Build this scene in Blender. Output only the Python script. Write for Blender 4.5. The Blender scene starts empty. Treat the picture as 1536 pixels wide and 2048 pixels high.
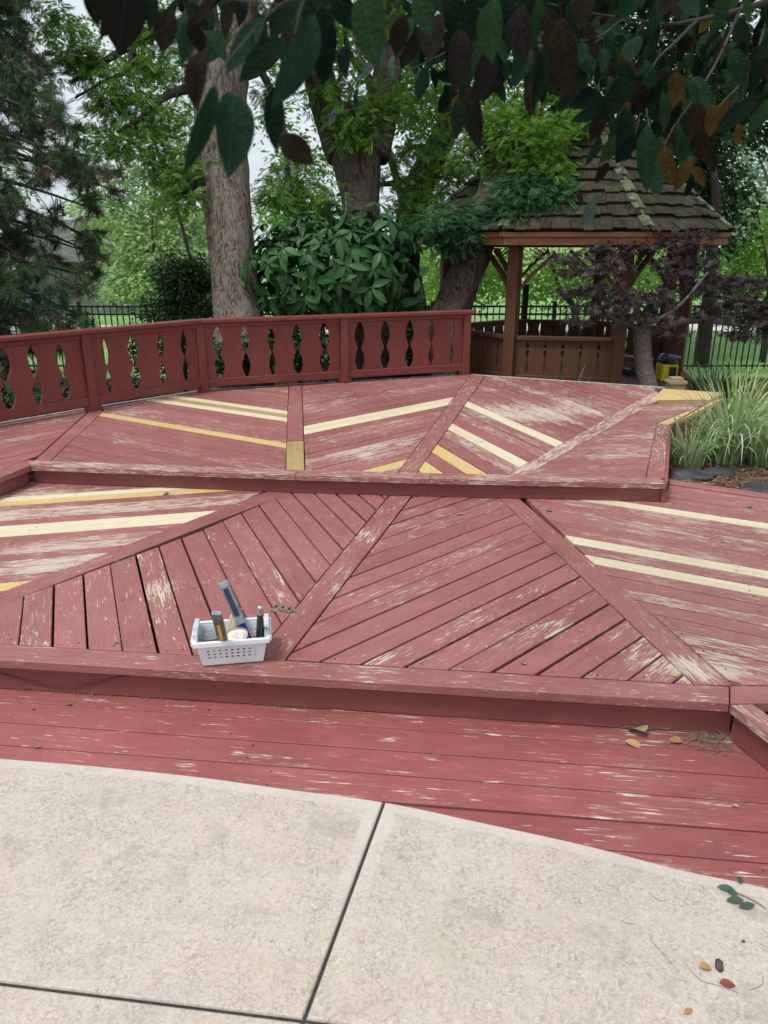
import bpy, math, random
import numpy as np
from mathutils import Vector, Matrix, noise as mnoise
R = math.radians
random.seed(7)
rng = np.random.default_rng(11)
scene = bpy.context.scene
col = scene.collection

# ------------------------------------------------------------------ camera
CAMZ, FPX, PITCH = 1.91, 1500.0, R(19.87)
CS, SN = math.cos(PITCH), math.sin(PITCH)
cam_d = bpy.data.cameras.new('camera'); cam = bpy.data.objects.new('camera', cam_d); col.objects.link(cam)
cam.location = (0, 0, CAMZ); cam.rotation_euler = (R(90) - PITCH, 0, 0)
cam_d.sensor_fit = 'VERTICAL'; cam_d.sensor_height = 36.0; cam_d.lens = 36.0 * FPX / 2048.0
cam_d.clip_start = 0.05; cam_d.clip_end = 600
cam_d.dof.use_dof = True; cam_d.dof.focus_distance = 5.0; cam_d.dof.aperture_fstop = 6.5
scene.camera = cam
# ------------------------------------------------------------------ light
SUN_DIR = Vector((-0.34, -0.30, 1.0)).normalized()          # towards the sun
world = bpy.data.worlds.new('World'); scene.world = world; world.use_nodes = True
wn, wl = world.node_tree.nodes, world.node_tree.links
bg = wn['Background']
sky = wn.new('ShaderNodeTexSky'); sky.sky_type = 'NISHITA'; sky.sun_disc = False
sky.sun_elevation = math.asin(SUN_DIR.z); sky.sun_rotation = math.atan2(SUN_DIR.x, SUN_DIR.y)
sky.air_density = 1.0; sky.dust_density = 4.0; sky.ozone_density = 1.0
hs = wn.new('ShaderNodeHueSaturation'); hs.inputs['Saturation'].default_value = 0.30; hs.inputs['Value'].default_value = 1.0
oc = wn.new('ShaderNodeMix'); oc.data_type = 'RGBA'; oc.inputs[0].default_value = 0.72       # even overcast veil over the clear sky
oc.inputs[7].default_value = (6.2, 6.9, 7.5, 1)
wl.new(sky.outputs[0], hs.inputs['Color']); wl.new(hs.outputs[0], oc.inputs[6]); wl.new(oc.outputs[2], bg.inputs['Color'])
bg.inputs['Strength'].default_value = 0.08
sun_d = bpy.data.lights.new('sun', 'SUN'); sun = bpy.data.objects.new('sun', sun_d); col.objects.link(sun)
sun_d.energy = 1.5; sun_d.angle = R(15); sun_d.color = (1.0, 0.97, 0.92)
sun.rotation_euler = SUN_DIR.to_track_quat('Z', 'Y').to_euler()
scene.view_settings.view_transform = 'Standard'; scene.view_settings.look = 'None'
scene.view_settings.gamma = 1.0; scene.view_settings.use_curve_mapping = False
scene.view_settings.exposure = 0.86
cy = scene.cycles
cy.use_denoising = True; cy.max_bounces = 6; cy.diffuse_bounces = 3; cy.glossy_bounces = 2
cy.transmission_bounces = 4; cy.transparent_max_bounces = 4; cy.caustics_reflective = False; cy.caustics_refractive = False

# ------------------------------------------------------------------ pixel rays
def ray(px, py):
    x = (px - 768.0) / FPX; y = -(py - 1024.0) / FPX
    return Vector((x, CS + y * SN, -SN + y * CS))
def G(px, py, z):
    d = ray(px, py); t = (z - CAMZ) / d.z
    return Vector((d.x * t, d.y * t, z))
def A(px, py, dep):
    d = ray(px, py) * dep
    return Vector((d.x, d.y, d.z + CAMZ))
def AY(px, py, Y):
    d = ray(px, py); return A(px, py, Y / d.y)
CAM_R, CAM_U, CAM_F = Vector((1, 0, 0)), Vector((0, SN, CS)), Vector((0, CS, -SN))

# ------------------------------------------------------------------ object helpers
def tag(o, label=None, cat=None, group=None, kind=None):
    if label: o['label'] = label
    if cat: o['category'] = cat
    if group: o['group'] = group
    if kind: o['kind'] = kind
    return o
def link(name, me, mat=None, parent=None):
    o = bpy.data.objects.new(name, me); col.objects.link(o)
    if mat is not None and me is not None and not me.materials: me.materials.append(mat)
    if parent is not None: o.parent = parent
    return o
def empty(name, loc=(0, 0, 0)):
    o = bpy.data.objects.new(name, None); col.objects.link(o); o.empty_display_size = 0.1
    EMPTY_LOC[o.name] = Vector(loc); o.location = loc
    return o
EMPTY_LOC = {}
def place(o, mat4):
    """world matrix of a child whose parent is an unrotated empty or mesh"""
    if o.parent is not None:
        p = Vector((0, 0, 0)); q = o.parent
        m = Matrix.Identity(4)
        chain = []
        while q is not None: chain.append(q); q = q.parent
        for q in reversed(chain): m = m @ q.matrix_basis
        o.matrix_basis = m.inverted() @ mat4
    else: o.matrix_basis = mat4
    return o
def smooth(me, flag=True):
    me.polygons.foreach_set('use_smooth', [flag] * len(me.polygons))
def pymesh(name, v, f, sm=False):
    me = bpy.data.meshes.new(name); me.from_pydata([tuple(p) for p in v], [], f); me.update()
    if sm: smooth(me)
    return me
def npmesh(name, v, f):
    me = bpy.data.meshes.new(name); n, q = f.shape
    me.vertices.add(len(v)); me.vertices.foreach_set('co', np.ascontiguousarray(v, dtype=np.float32).ravel())
    me.loops.add(n * q); me.loops.foreach_set('vertex_index', np.ascontiguousarray(f, dtype=np.int32).ravel())
    me.polygons.add(n); me.polygons.foreach_set('loop_start', np.arange(0, n * q, q, dtype=np.int32))
    me.polygons.foreach_set('loop_total', np.full(n, q, dtype=np.int32))
    me.update(calc_edges=True); return me

# ------------------------------------------------------------------ materials
class NT:
    def __init__(s, name):
        s.m = bpy.data.materials.new(name); s.m.use_nodes = True; s.t = s.m.node_tree
        s.b = s.t.nodes['Principled BSDF']; s.out = s.t.nodes['Material Output']
    def n(s, kind, **kw):
        nd = s.t.nodes.new(kind)
        for k, v in kw.items(): setattr(nd, k, v)
        return nd
    def l(s, a, b): s.t.links.new(a, b)
    def val(s, sock, v):
        if hasattr(v, 'is_linked') or hasattr(v, 'links'): s.l(v, sock)
        else: sock.default_value = v
    def math(s, op, a, b=0.0, c=0.0, clamp=False):
        nd = s.n('ShaderNodeMath', operation=op, use_clamp=clamp)
        for i, v in enumerate((a, b, c)): s.val(nd.inputs[i], v)
        return nd.outputs[0]
    def noise(s, vec, scale, detail=3.0, rough=0.55, dist=0.0):
        nd = s.n('ShaderNodeTexNoise'); nd.inputs['Scale'].default_value = scale; nd.inputs['Detail'].default_value = detail
        nd.inputs['Roughness'].default_value = rough; nd.inputs['Distortion'].default_value = dist
        if vec is not None: s.l(vec, nd.inputs['Vector'])
        return nd.outputs[0]
    def voro(s, vec, scale, feature='F1', rnd=1.0):
        nd = s.n('ShaderNodeTexVoronoi', feature=feature); nd.inputs['Scale'].default_value = scale
        nd.inputs['Randomness'].default_value = rnd
        if vec is not None: s.l(vec, nd.inputs['Vector'])
        return nd.outputs[0]
    def map(s, vec, sc, loc=None):
        nd = s.n('ShaderNodeMapping'); s.l(vec, nd.inputs['Vector']); nd.inputs['Scale'].default_value = sc
        if loc is not None: s.val(nd.inputs['Location'], loc)
        return nd.outputs[0]
    def mix(s, fac, a, b, mode='MIX'):
        nd = s.n('ShaderNodeMix', data_type='RGBA', blend_type=mode)
        s.val(nd.inputs[0], fac); s.val(nd.inputs[6], a if not isinstance(a, tuple) else (*a, 1)); s.val(nd.inputs[7], b if not isinstance(b, tuple) else (*b, 1))
        return nd.outputs[2]
    def rng(s, v, a, b, c=0.0, d=1.0):
        nd = s.n('ShaderNodeMapRange', interpolation_type='SMOOTHSTEP')
        for i, x in enumerate((v, a, b, c, d)): s.val(nd.inputs[i], x)
        return nd.outputs[0]
    def bump(s, h, strength, dist, prev=None):
        nd = s.n('ShaderNodeBump'); nd.inputs['Strength'].default_value = strength; nd.inputs['Distance'].default_value = dist
        s.l(h, nd.inputs['Height'])
        if prev is not None: s.l(prev, nd.inputs['Normal'])
        return nd.outputs[0]
    def fin(s, color, rough=0.7, normal=None, spec=0.4, metal=0.0):
        s.val(s.b.inputs['Base Color'], (*color, 1) if isinstance(color, tuple) else color)
        s.val(s.b.inputs['Roughness'], rough); s.b.inputs['Specular IOR Level'].default_value = spec
        s.b.inputs['Metallic'].default_value = metal
        if normal is not None: s.l(normal, s.b.inputs['Normal'])
        return s.m
    def objvec(s):
        tc = s.n('ShaderNodeTexCoord'); oi = s.n('ShaderNodeObjectInfo')
        r = s.math('MULTIPLY', oi.outputs['Random'], 37.0)
        cb = s.n('ShaderNodeCombineXYZ'); s.l(r, cb.inputs[0]); s.l(r, cb.inputs[1]); s.l(r, cb.inputs[2])
        ad = s.n('ShaderNodeVectorMath', operation='ADD'); s.l(tc.outputs['Object'], ad.inputs[0]); s.l(cb.outputs[0], ad.inputs[1])
        return ad.outputs[0], oi.outputs['Random']
    def pos(s):
        return s.n('ShaderNodeNewGeometry').outputs['Position']
    def attr(s, name):
        nd = s.n('ShaderNodeAttribute', attribute_type='OBJECT', attribute_name=name); return nd.outputs['Fac']

def plain(name, c, rough=0.6, spec=0.4, metal=0.0, nscale=20.0, amt=0.25):
    t = NT(name); v, r = t.objvec()
    n = t.noise(v, nscale, 4)
    c2 = tuple(x * (1 - amt) for x in c); c3 = tuple(min(1, x * (1 + amt)) for x in c)
    k = t.mix(t.rng(n, 0.3, 0.7), c2, c3)
    return t.fin(k, rough, t.bump(n, 0.15, 0.004), spec, metal)

def painted_wood(name, p1, p2, w1, w2, base_peel=0.0, rough=0.55, worn=None, fx=(20, 130), sx=(10, 105)):
    """red deck paint, grain along local x; custom property 'peel' says how far the paint has worn off"""
    t = NT(name); v, r = t.objvec()
    peel = t.attr('peel')
    P = t.pos()
    if worn:                     # scuffed spots: (centre, radii, extra wear)
        for c, rad, amt in worn:
            vm = t.n('ShaderNodeVectorMath', operation='SUBTRACT'); t.l(P, vm.inputs[0]); vm.inputs[1].default_value = c
            vs = t.n('ShaderNodeVectorMath', operation='MULTIPLY'); t.l(vm.outputs[0], vs.inputs[0]); vs.inputs[1].default_value = tuple(1 / x for x in rad)
            ln = t.n('ShaderNodeVectorMath', operation='LENGTH'); t.l(vs.outputs[0], ln.inputs[0])
            peel = t.math('ADD', peel, t.rng(ln.outputs['Value'], 0.1, 1.0, amt, 0.0))
    streak = t.noise(t.map(v, (sx[0], sx[1], sx[1])), 1.0, 5, 0.66, 0.5)
    fine = t.noise(t.map(v, (14, 190, 190)), 1.0, 3, 0.6)
    patch = t.noise(P, 1.7, 3, 0.6)
    patch2 = t.noise(t.map(v, (4.5, 19, 19)), 1.0, 5, 0.7, 0.4)
    s = t.math('MULTIPLY', streak, 0.46)
    s = t.math('MULTIPLY_ADD', patch, 0.20, s); s = t.math('MULTIPLY_ADD', patch2, 0.22, s); s = t.math('MULTIPLY_ADD', fine, 0.12, s)
    thr = t.math('MULTIPLY_ADD', peel, -0.20, 0.668 - base_peel)
    thr2 = t.math('ADD', thr, 0.010)
    mask = t.rng(s, thr, thr2)
    fl = t.math('MULTIPLY_ADD', t.noise(t.map(v, (fx[0], fx[1], fx[1])), 1.0, 3, 0.6, 0.6), 0.62, t.math('MULTIPLY', t.noise(t.map(v, (5, 13, 13)), 1.0, 3, 0.6), 0.38))
    fth = t.math('MULTIPLY_ADD', peel, -0.085, 0.655 - base_peel)
    mask = t.math('MAXIMUM', mask, t.rng(fl, fth, t.math('ADD', fth, 0.012)))
    # paint
    fade = t.noise(P, 0.9, 3, 0.6); blot = t.noise(t.map(v, (5, 16, 16)), 1.0, 4, 0.6)
    pc = t.mix(t.rng(fade, 0.3, 0.7), p1, p2)
    pc = t.mix(t.rng(blot, 0.35, 0.75, 0, 0.35), pc, tuple(x * 1.35 for x in p2))
    pc = t.mix(t.math('MULTIPLY', r, 0.22), pc, tuple(x * 0.55 for x in p1))
    thin = t.rng(s, t.math('ADD', thr, -0.06), thr, 0, 0.22)
    pc = t.mix(thin, pc, tuple(0.55 * a + 0.45 * b for a, b in zip(p2, w2)))
    # bare wood
    wg = t.noise(t.map(v, (5, 120, 120)), 1.0, 4, 0.6, 0.4)
    wc = t.mix(t.rng(wg, 0.32, 0.68), w1, w2)
    c = t.mix(mask, pc, wc)
    # hairline checks along the grain and small dark spots
    ck = t.noise(t.map(v, (1.6, 60, 60)), 1.0, 2, 0.5, 0.3)
    line = t.rng(t.math('ABSOLUTE', t.math('SUBTRACT', ck, 0.5)), 0.0, 0.009, 1, 0)
    line = t.math('MULTIPLY', line, t.rng(t.noise(t.map(v, (2.2, 7, 7)), 1.0, 2), 0.54, 0.66))
    c = t.mix(t.math('MULTIPLY', line, 0.7), c, (0.02, 0.012, 0.01))
    sp = t.rng(t.voro(v, 9.0), 0.0, 0.035, 1, 0)
    c = t.mix(t.math('MULTIPLY', sp, 0.75), c, (0.03, 0.02, 0.016))
    h = t.math('SUBTRACT', t.math('MULTIPLY', fine, 0.35), mask)
    h = t.math('SUBTRACT', h, line)
    nb = t.bump(h, 0.55, 0.0012)
    return t.fin(c, t.rng(mask, 0, 1, rough, 0.85), nb, 0.35)

def raw_wood(name, a, b, dark, rough=0.75):
    t = NT(name); v, r = t.objvec()
    g = t.noise(t.map(v, (1.1, 34, 34)), 1.0, 5, 0.6, 0.5)
    g2 = t.noise(t.map(v, (9, 260, 260)), 1.0, 2, 0.5)
    big = t.noise(t.map(v, (0.8, 5, 5)), 1.0, 2)
    c = t.mix(t.rng(g, 0.36, 0.66), a, b)
    c = t.mix(t.rng(big, 0.35, 0.7, 0, 0.55), c, b)
    c = t.mix(t.rng(g, 0.56, 0.70, 0, 0.40), c, dark); c = t.mix(t.rng(g2, 0.5, 0.75, 0, 0.4), c, dark)
    kn = t.voro(t.map(v, (1.6, 5.2, 5.2)), 1.0)
    c = t.mix(t.rng(kn, 0.02, 0.075, 0.85, 0), c, dark)
    return t.fin(c, rough, t.bump(g2, 0.3, 0.0008), 0.3)

def leaf_mat(name, a, b, trans=0.35, rough=0.5, spec=0.35, island=True, vein=False, tcol=None, unit=0.2):
    t = NT(name)
    if island: r = t.n('ShaderNodeNewGeometry').outputs['Random Per Island']
    else: r = t.n('ShaderNodeObjectInfo').outputs['Random']
    c = t.mix(r, a, b)
    P = t.pos(); c = t.mix(t.rng(t.noise(P, 2.2, 2), 0.3, 0.7, 0, 0.35), c, tuple(x * 0.6 for x in a))
    if vein:
        tc = t.n('ShaderNodeTexCoord').outputs['Object']
        c = t.mix(t.rng(t.noise(tc, 5.0 / unit, 4), 0.35, 0.7, 0, 0.55), c, tuple(x * 0.7 for x in b))
        sx = t.n('ShaderNodeSeparateXYZ'); t.l(tc, sx.inputs[0])
        ax = t.math('ABSOLUTE', sx.outputs[0])
        rib = t.rng(ax, 0.0, 0.012 * unit, 1, 0)
        fr_ = t.math('FRACT', t.math('MULTIPLY', t.math('SUBTRACT', sx.outputs[1], t.math('MULTIPLY', ax, 0.8)), 9.0 / unit))
        lat = t.rng(t.math('ABSOLUTE', t.math('SUBTRACT', fr_, 0.5)), 0.0, 0.10, 0.35, 0)
        c = t.mix(t.math('MULTIPLY', t.math('MAXIMUM', rib, lat), 0.5), c, tuple(min(1, x * 1.9) for x in b))
        t.l(t.bump(t.math('ADD', t.noise(tc, 9.0 / unit, 3), lat), 0.5, 0.012 * unit), t.b.inputs['Normal'])
    t.fin(c, rough, None, spec)
    tr = t.n('ShaderNodeBsdfTranslucent')
    if tcol: t.l(t.mix(0.5, c, tcol), tr.inputs['Color'])
    else: t.l(c, tr.inputs['Color'])
    mx = t.n('ShaderNodeMixShader'); mx.inputs[0].default_value = trans
    t.l(t.b.outputs[0], mx.inputs[1]); t.l(tr.outputs[0], mx.inputs[2]); t.l(mx.outputs[0], t.out.inputs[0])
    return t.m

def bark_mat(name, a, b, vs=1.0):
    t = NT(name); v, r = t.objvec()
    n1 = t.noise(t.map(v, (36 * vs, 36 * vs, 2.6 * vs)), 1.0, 5, 0.62, 1.2)
    n2 = t.noise(v, 3.0, 3)
    n3 = t.noise(t.map(v, (70, 70, 22)), 1.0, 4, 0.6)
    c = t.mix(t.rng(n1, 0.40, 0.56), b, a)
    c = t.mix(t.rng(n2, 0.4, 0.75, 0, 0.5), c, tuple(x * 1.25 for x in a))
    c = t.mix(t.rng(n3, 0.5, 0.7, 0, 0.35), c, b)
    h = t.math('MULTIPLY_ADD', n3, 0.3, n1)
    return t.fin(c, 0.9, t.bump(h, 0.9, 0.02), 0.15)

RED1, RED2 = (0.240, 0.083, 0.077), (0.308, 0.122, 0.114)
GREYW1, GREYW2 = (0.36, 0.27, 0.21), (0.58, 0.49, 0.40)
WORN = [(tuple(G(1075, 825, 0.325)), (0.9, 0.75, 1), 0.55), (tuple(G(1230, 900, 0.325)), (0.7, 0.4, 1), 0.2), (tuple(G(1130, 1265, 0.177)), (0.32, 0.2, 1), 0.35), (tuple(G(1390, 1340, 0.177)), (0.3, 0.16, 1), 0.5),
        (tuple(G(730, 1075, 0.177)), (0.16, 0.22, 1), 0.4), (tuple(G(120, 1120, 0.177)), (1.0, 0.3, 1), 0.2), (tuple(G(1480, 1290, 0.177)), (0.5, 0.3, 1), 0.15), (tuple(G(330, 1180, 0.177)), (0.2, 0.4, 1), 0.25)]
M_DECK = painted_wood('deck_paint_red', RED1, RED2, GREYW1, GREYW2, worn=WORN)
M_LOW = painted_wood('landing_paint_red', (0.23, 0.064, 0.059), (0.30, 0.094, 0.087), (0.46, 0.37, 0.29), (0.64, 0.56, 0.47), fx=(7, 135), sx=(3.6, 95))
M_RISER = painted_wood('riser_paint_red', (0.20, 0.062, 0.054), (0.24, 0.078, 0.07), GREYW1, GREYW2, -0.06)
M_RAIL = painted_wood('railing_paint_red', (0.160, 0.036, 0.028), (0.192, 0.047, 0.037), (0.3, 0.2, 0.15), (0.4, 0.3, 0.24), -0.055, 0.45)
M_CREAM = raw_wood('new_pine_cream', (0.55, 0.47, 0.31), (0.66, 0.59, 0.43), (0.30, 0.21, 0.11))
M_GOLD = raw_wood('new_pine_golden', (0.49, 0.34, 0.13), (0.58, 0.45, 0.21), (0.25, 0.15, 0.06))
M_BROWNRAW = raw_wood('stripped_brown_wood', (0.30, 0.20, 0.085), (0.42, 0.31, 0.15), (0.12, 0.08, 0.04))
M_GAZ = raw_wood('gazebo_brown_stain', (0.105, 0.047, 0.022), (0.15, 0.07, 0.034), (0.05, 0.022, 0.012), 0.65)
M_GAZF = raw_wood('gazebo_fascia_stain', (0.21, 0.088, 0.036), (0.27, 0.12, 0.052), (0.08, 0.036, 0.016), 0.65)
M_GREYEDGE = plain('grey_edge_board', (0.36, 0.33, 0.31), 0.8)
M_BARK1 = bark_mat('bark_grey_brown', (0.205, 0.170, 0.140), (0.050, 0.039, 0.031))
M_BARK2 = bark_mat('bark_dark_brown', (0.115, 0.092, 0.072), (0.026, 0.020, 0.015))
M_BARK3 = bark_mat('bark_dark', (0.070, 0.060, 0.050), (0.024, 0.020, 0.016), 1.6)
M_TWIG = plain('twig_grey', (0.15, 0.125, 0.115), 0.85)
M_BLACK = plain('black_metal', (0.012, 0.013, 0.013), 0.45)

# ------------------------------------------------------------------ polygon helpers (plan)
def ccw(p):
    a = sum(p[i][0] * p[(i + 1) % len(p)][1] - p[(i + 1) % len(p)][0] * p[i][1] for i in range(len(p)))
    return list(p) if a > 0 else list(p)[::-1]
def clip(poly, n, d):          # keep n.p <= d
    out = []
    for i in range(len(poly)):
        a, b = poly[i], poly[(i + 1) % len(poly)]
        da, db = a[0] * n[0] + a[1] * n[1] - d, b[0] * n[0] + b[1] * n[1] - d
        if da <= 0: out.append(a)
        if (da < 0 < db) or (db < 0 < da):
            k = da / (da - db); out.append((a[0] + (b[0] - a[0]) * k, a[1] + (b[1] - a[1]) * k))
    return out
def area(p):
    return abs(sum(p[i][0] * p[(i + 1) % len(p)][1] - p[(i + 1) % len(p)][0] * p[i][1] for i in range(len(p)))) / 2
def clean(p, eps=0.004):
    out = []
    for q in p:
        if not out or math.hypot(q[0] - out[-1][0], q[1] - out[-1][1]) > eps: out.append(q)
    if len(out) > 2 and math.hypot(out[0][0] - out[-1][0], out[0][1] - out[-1][1]) <= eps: out.pop()
    return out
def inset(p, c):
    n = len(p); out = []
    for i in range(n):
        a, b, d = p[i - 1], p[i], p[(i + 1) % n]
        e1 = (b[0] - a[0], b[1] - a[1]); e2 = (d[0] - b[0], d[1] - b[1])
        l1, l2 = math.hypot(*e1) or 1e-9, math.hypot(*e2) or 1e-9
        n1 = (-e1[1] / l1, e1[0] / l1); n2 = (-e2[1] / l2, e2[0] / l2)
        k = 1 + n1[0] * n2[0] + n1[1] * n2[1]; k = max(k, 0.35)
        out.append((b[0] + c * (n1[0] + n2[0]) / k, b[1] + c * (n1[1] + n2[1]) / k))
    return out
def board(name, poly, ztop, thick, ang, mat, parent, peel=0.4, cham=0.003, tilt=0.0, dz=0.0):
    poly = clean(ccw([(p[0], p[1]) for p in poly]))
    if len(poly) < 3 or area(poly) < 0.0006: return None
    cx = sum(p[0] for p in poly) / len(poly); cyy = sum(p[1] for p in poly) / len(poly)
    ca, sa = math.cos(-ang), math.sin(-ang)
    loc = [((p[0] - cx) * ca - (p[1] - cyy) * sa, (p[0] - cx) * sa + (p[1] - cyy) * ca) for p in poly]
    ins = inset(loc, cham); n = len(loc)
    v = [(p[0], p[1], 0) for p in ins] + [(p[0], p[1], -cham) for p in loc] + [(p[0], p[1], -thick) for p in loc]
    f = [tuple(range(n)), tuple(range(3 * n - 1, 2 * n - 1, -1))]
    for i in range(n):
        j = (i + 1) % n
        f.append((i + n, j + n, j, i)); f.append((i + 2 * n, j + 2 * n, j + n, i + n))
    o = link(name, pymesh(name, v, f), mat, parent)
    o['peel'] = float(max(0.0, min(1.3, peel)))
    place(o, Matrix.Translation((cx, cyy, ztop + dz)) @ Matrix.Rotation(ang, 4, 'Z') @ Matrix.Rotation(tilt, 4, 'X'))
    return o
def inside(p, poly):
    r = False; n = len(poly)
    for i in range(n):
        a, b = poly[i], poly[(i + 1) % n]
        if (a[1] > p[1]) != (b[1] > p[1]) and p[0] < (b[0] - a[0]) * (p[1] - a[1]) / (b[1] - a[1]) + a[0]: r = not r
    return r
NAILS = {}
def lay(parent, poly, z, a, b, pitch, gap, mat, peel, news=(), thick=0.036, jit=0.3, wear=None, gapj=0.5):
    """planks over a plan polygon; a-b is one joint line; news = [(plan point, material)]"""
    ang = math.atan2(b[1] - a[1], b[0] - a[0]); nx, ny = -math.sin(ang), math.cos(ang)
    d0 = a[0] * nx + a[1] * ny
    ds = [p[0] * nx + p[1] * ny for p in poly]
    made = []
    for k in range(math.floor((min(ds) - d0) / pitch) - 1, math.ceil((max(ds) - d0) / pitch) + 1):
        lo = d0 + k * pitch + gap * random.uniform(1 - gapj, 1 + gapj) / 2; hi = d0 + (k + 1) * pitch - gap * random.uniform(1 - gapj, 1 + gapj) / 2
        q = clip(clip(poly, (nx, ny), hi), (-nx, -ny), -lo)
        if len(q) < 3: continue
        m, pl = mat, peel + random.uniform(-jit, jit)
        if wear: 
            c = (sum(p[0] for p in q) / len(q), sum(p[1] for p in q) / len(q)); pl += wear(c)
        for pt, nm in news:
            if d0 + k * pitch <= pt[0] * nx + pt[1] * ny < d0 + (k + 1) * pitch: m = nm; pl = 0
        o = board('plank', q, z, thick, ang, m, parent, pl, tilt=R(random.uniform(-0.35, 0.35)), dz=random.uniform(-0.0012, 0.0012))
        if o:
            made.append(o)
            ts = [p[0] * math.cos(ang) + p[1] * math.sin(ang) for p in q]; w2 = (hi - lo) / 2; dm = (hi + lo) / 2
            for tt_ in (min(ts) + 0.06, max(ts) - 0.06, (min(ts) + max(ts)) / 2 if max(ts) - min(ts) > 1.1 else None):
                if tt_ is None: continue
                for sgn in (-0.55, 0.55):
                    e = tt_ + random.uniform(-.008, .008); dd = dm + sgn * w2
                    pt = (e * math.cos(ang) + dd * nx, e * math.sin(ang) + dd * ny)
                    if inside(pt, q): NAILS.setdefault(parent.name, (parent, []))[1].append((pt[0], pt[1], z + 0.0022))
    return made
def P2(pts, z): return [(G(x, y, z).x, G(x, y, z).y) for x, y in pts]
def shrink(poly, c): return inset(ccw(poly), c)

def beam(name, p, q, w, h, mat, parent, peel=0.15, cham=0.004, up=None):
    """chamfered timber from p to q; w across, h along 'up'"""
    p, q = Vector(p), Vector(q); x = (q - p); L = x.length; x.normalize()
    u = Vector(up) if up else (Vector((0, 0, 1)) if abs(x.z) < 0.9 else Vector((0, 1, 0)))
    y = u.cross(x).normalized(); z = x.cross(y)
    c = cham; a, b = w / 2, h / 2
    sec = [(-a + c, -b), (a - c, -b), (a, -b + c), (a, b - c), (a - c, b), (-a + c, b), (-a, b - c), (-a, -b + c)]
    v = [(-L / 2, s, t) for s, t in sec] + [(L / 2, s, t) for s, t in sec]
    f = [tuple(range(7, -1, -1)), tuple(range(8, 16))] + [(i, (i + 1) % 8, 8 + (i + 1) % 8, 8 + i) for i in range(8)]
    o = link(name, pymesh(name, v, f), mat, parent); o['peel'] = peel
    M = Matrix((x, y, z)).transposed().to_4x4(); M.translation = (p + q) / 2
    return place(o, M)

def tube_np(path, rad, seg=10, cap=True):
    """verts, faces of a tube along world points"""
    pts = [Vector(p) for p in path]; v = []; f = []
    t0 = (pts[1] - pts[0]).normalized(); ref = Vector((1, 0, 0)) if abs(t0.x) < 0.8 else Vector((0, 1, 0))
    nrm = t0.cross(ref).normalized()
    for i, p in enumerate(pts):
        t = (pts[min(i + 1, len(pts) - 1)] - pts[max(i - 1, 0)]).normalized()
        nrm = (nrm - t * nrm.dot(t)).normalized(); bn = t.cross(nrm)
        r = rad[i] if isinstance(rad, (list, tuple)) else rad
        for k in range(seg):
            a = 2 * math.pi * k / seg
            v.append(p + (nrm * math.cos(a) + bn * math.sin(a)) * r)
    for i in range(len(pts) - 1):
        for k in range(seg):
            k2 = (k + 1) % seg; f.append((i * seg + k, i * seg + k2, (i + 1) * seg + k2, (i + 1) * seg + k))
    if cap:
        f.append(tuple(range(seg - 1, -1, -1))); f.append(tuple((len(pts) - 1) * seg + k for k in range(seg)))
    return v, f
def spline(pts, n):
    """Catmull-Rom through (Vector, radius) pairs"""
    out = []
    P = [pts[0]] + list(pts) + [pts[-1]]
    for i in range(1, len(P) - 2):
        a, b, c, d = P[i - 1], P[i], P[i + 1], P[i + 2]
        for k in range(n):
            t = k / n
            def cr(u, w, x, y): return 0.5 * ((2 * w) + (x - u) * t + (2 * u - 5 * w + 4 * x - y) * t * t + (3 * w - u - 3 * x + y) * t ** 3)
            out.append((cr(a[0], b[0], c[0], d[0]), cr(a[1], b[1], c[1], d[1])))
    out.append(pts[-1]); return out
def tube_obj(name, path, rad, mat, parent=None, seg=8, n=6):
    if not isinstance(rad, (list, tuple)): rad = [rad] * len(path)
    s = spline([(Vector(p), r) for p, r in zip(path, rad)], n)
    v, f = tube_np([p for p, _ in s], [r for _, r in s], seg)
    o = link(name, pymesh(name, v, f, True), mat, parent)
    return place(o, Matrix.Identity(4))

# ================================================================== SETTING
Z_LOW, Z_MID, Z_UP = 0.0, 0.177, 0.325
PITCHB = 0.1453

# ---- ground
def ground_h(x, y):
    s = min(1.0, max(0.0, (y - 6.5) / 6.0)); s = s * s * (3 - 2 * s)
    return -0.16 - 0.30 * s
def make_ground():
    xs = np.concatenate([np.linspace(-160, -14, 12), np.linspace(-12, 14, 40), np.linspace(16, 160, 12)])
    ys = np.concatenate([np.linspace(-12, 3, 6), np.linspace(4, 16, 30), np.linspace(18, 60, 12), np.linspace(80, 320, 8)])
    v = [(x, y, ground_h(x, y)) for y in ys for x in xs]; nx = len(xs)
    f = [(j * nx + i, j * nx + i + 1, (j + 1) * nx + i + 1, (j + 1) * nx + i) for j in range(len(ys) - 1) for i in range(nx - 1)]
    t = NT('lawn_and_mulch'); P = t.pos()
    n1 = t.noise(P, 0.7, 4); n2 = t.noise(P, 30, 4, 0.7); n3 = t.noise(P, 220, 2)
    g = t.mix(t.rng(n1, 0.3, 0.7), (0.18, 0.33, 0.11), (0.25, 0.41, 0.16)); g = t.mix(t.rng(n2, 0.3, 0.75, 0, 0.5), g, (0.07, 0.17, 0.035))
    g = t.mix(t.rng(n3, 0.4, 0.8, 0, 0.5), g, (0.3, 0.45, 0.16))
    mu = t.mix(t.rng(n2, 0.35, 0.7), (0.05, 0.034, 0.024), (0.13, 0.085, 0.055))
    sx = t.n('ShaderNodeSeparateXYZ'); t.l(P, sx.inputs[0])
    yy = t.math('MULTIPLY_ADD', n1, 1.2, sx.outputs[1])
    m = t.fin(t.mix(t.rng(yy, 14.2, 14.5), mu, g), 0.95, t.bump(n2, 0.6, 0.05), 0.1)
    o = link('ground', pymesh('ground', v, f, True), m); tag(o, kind='structure')
make_ground()
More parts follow.
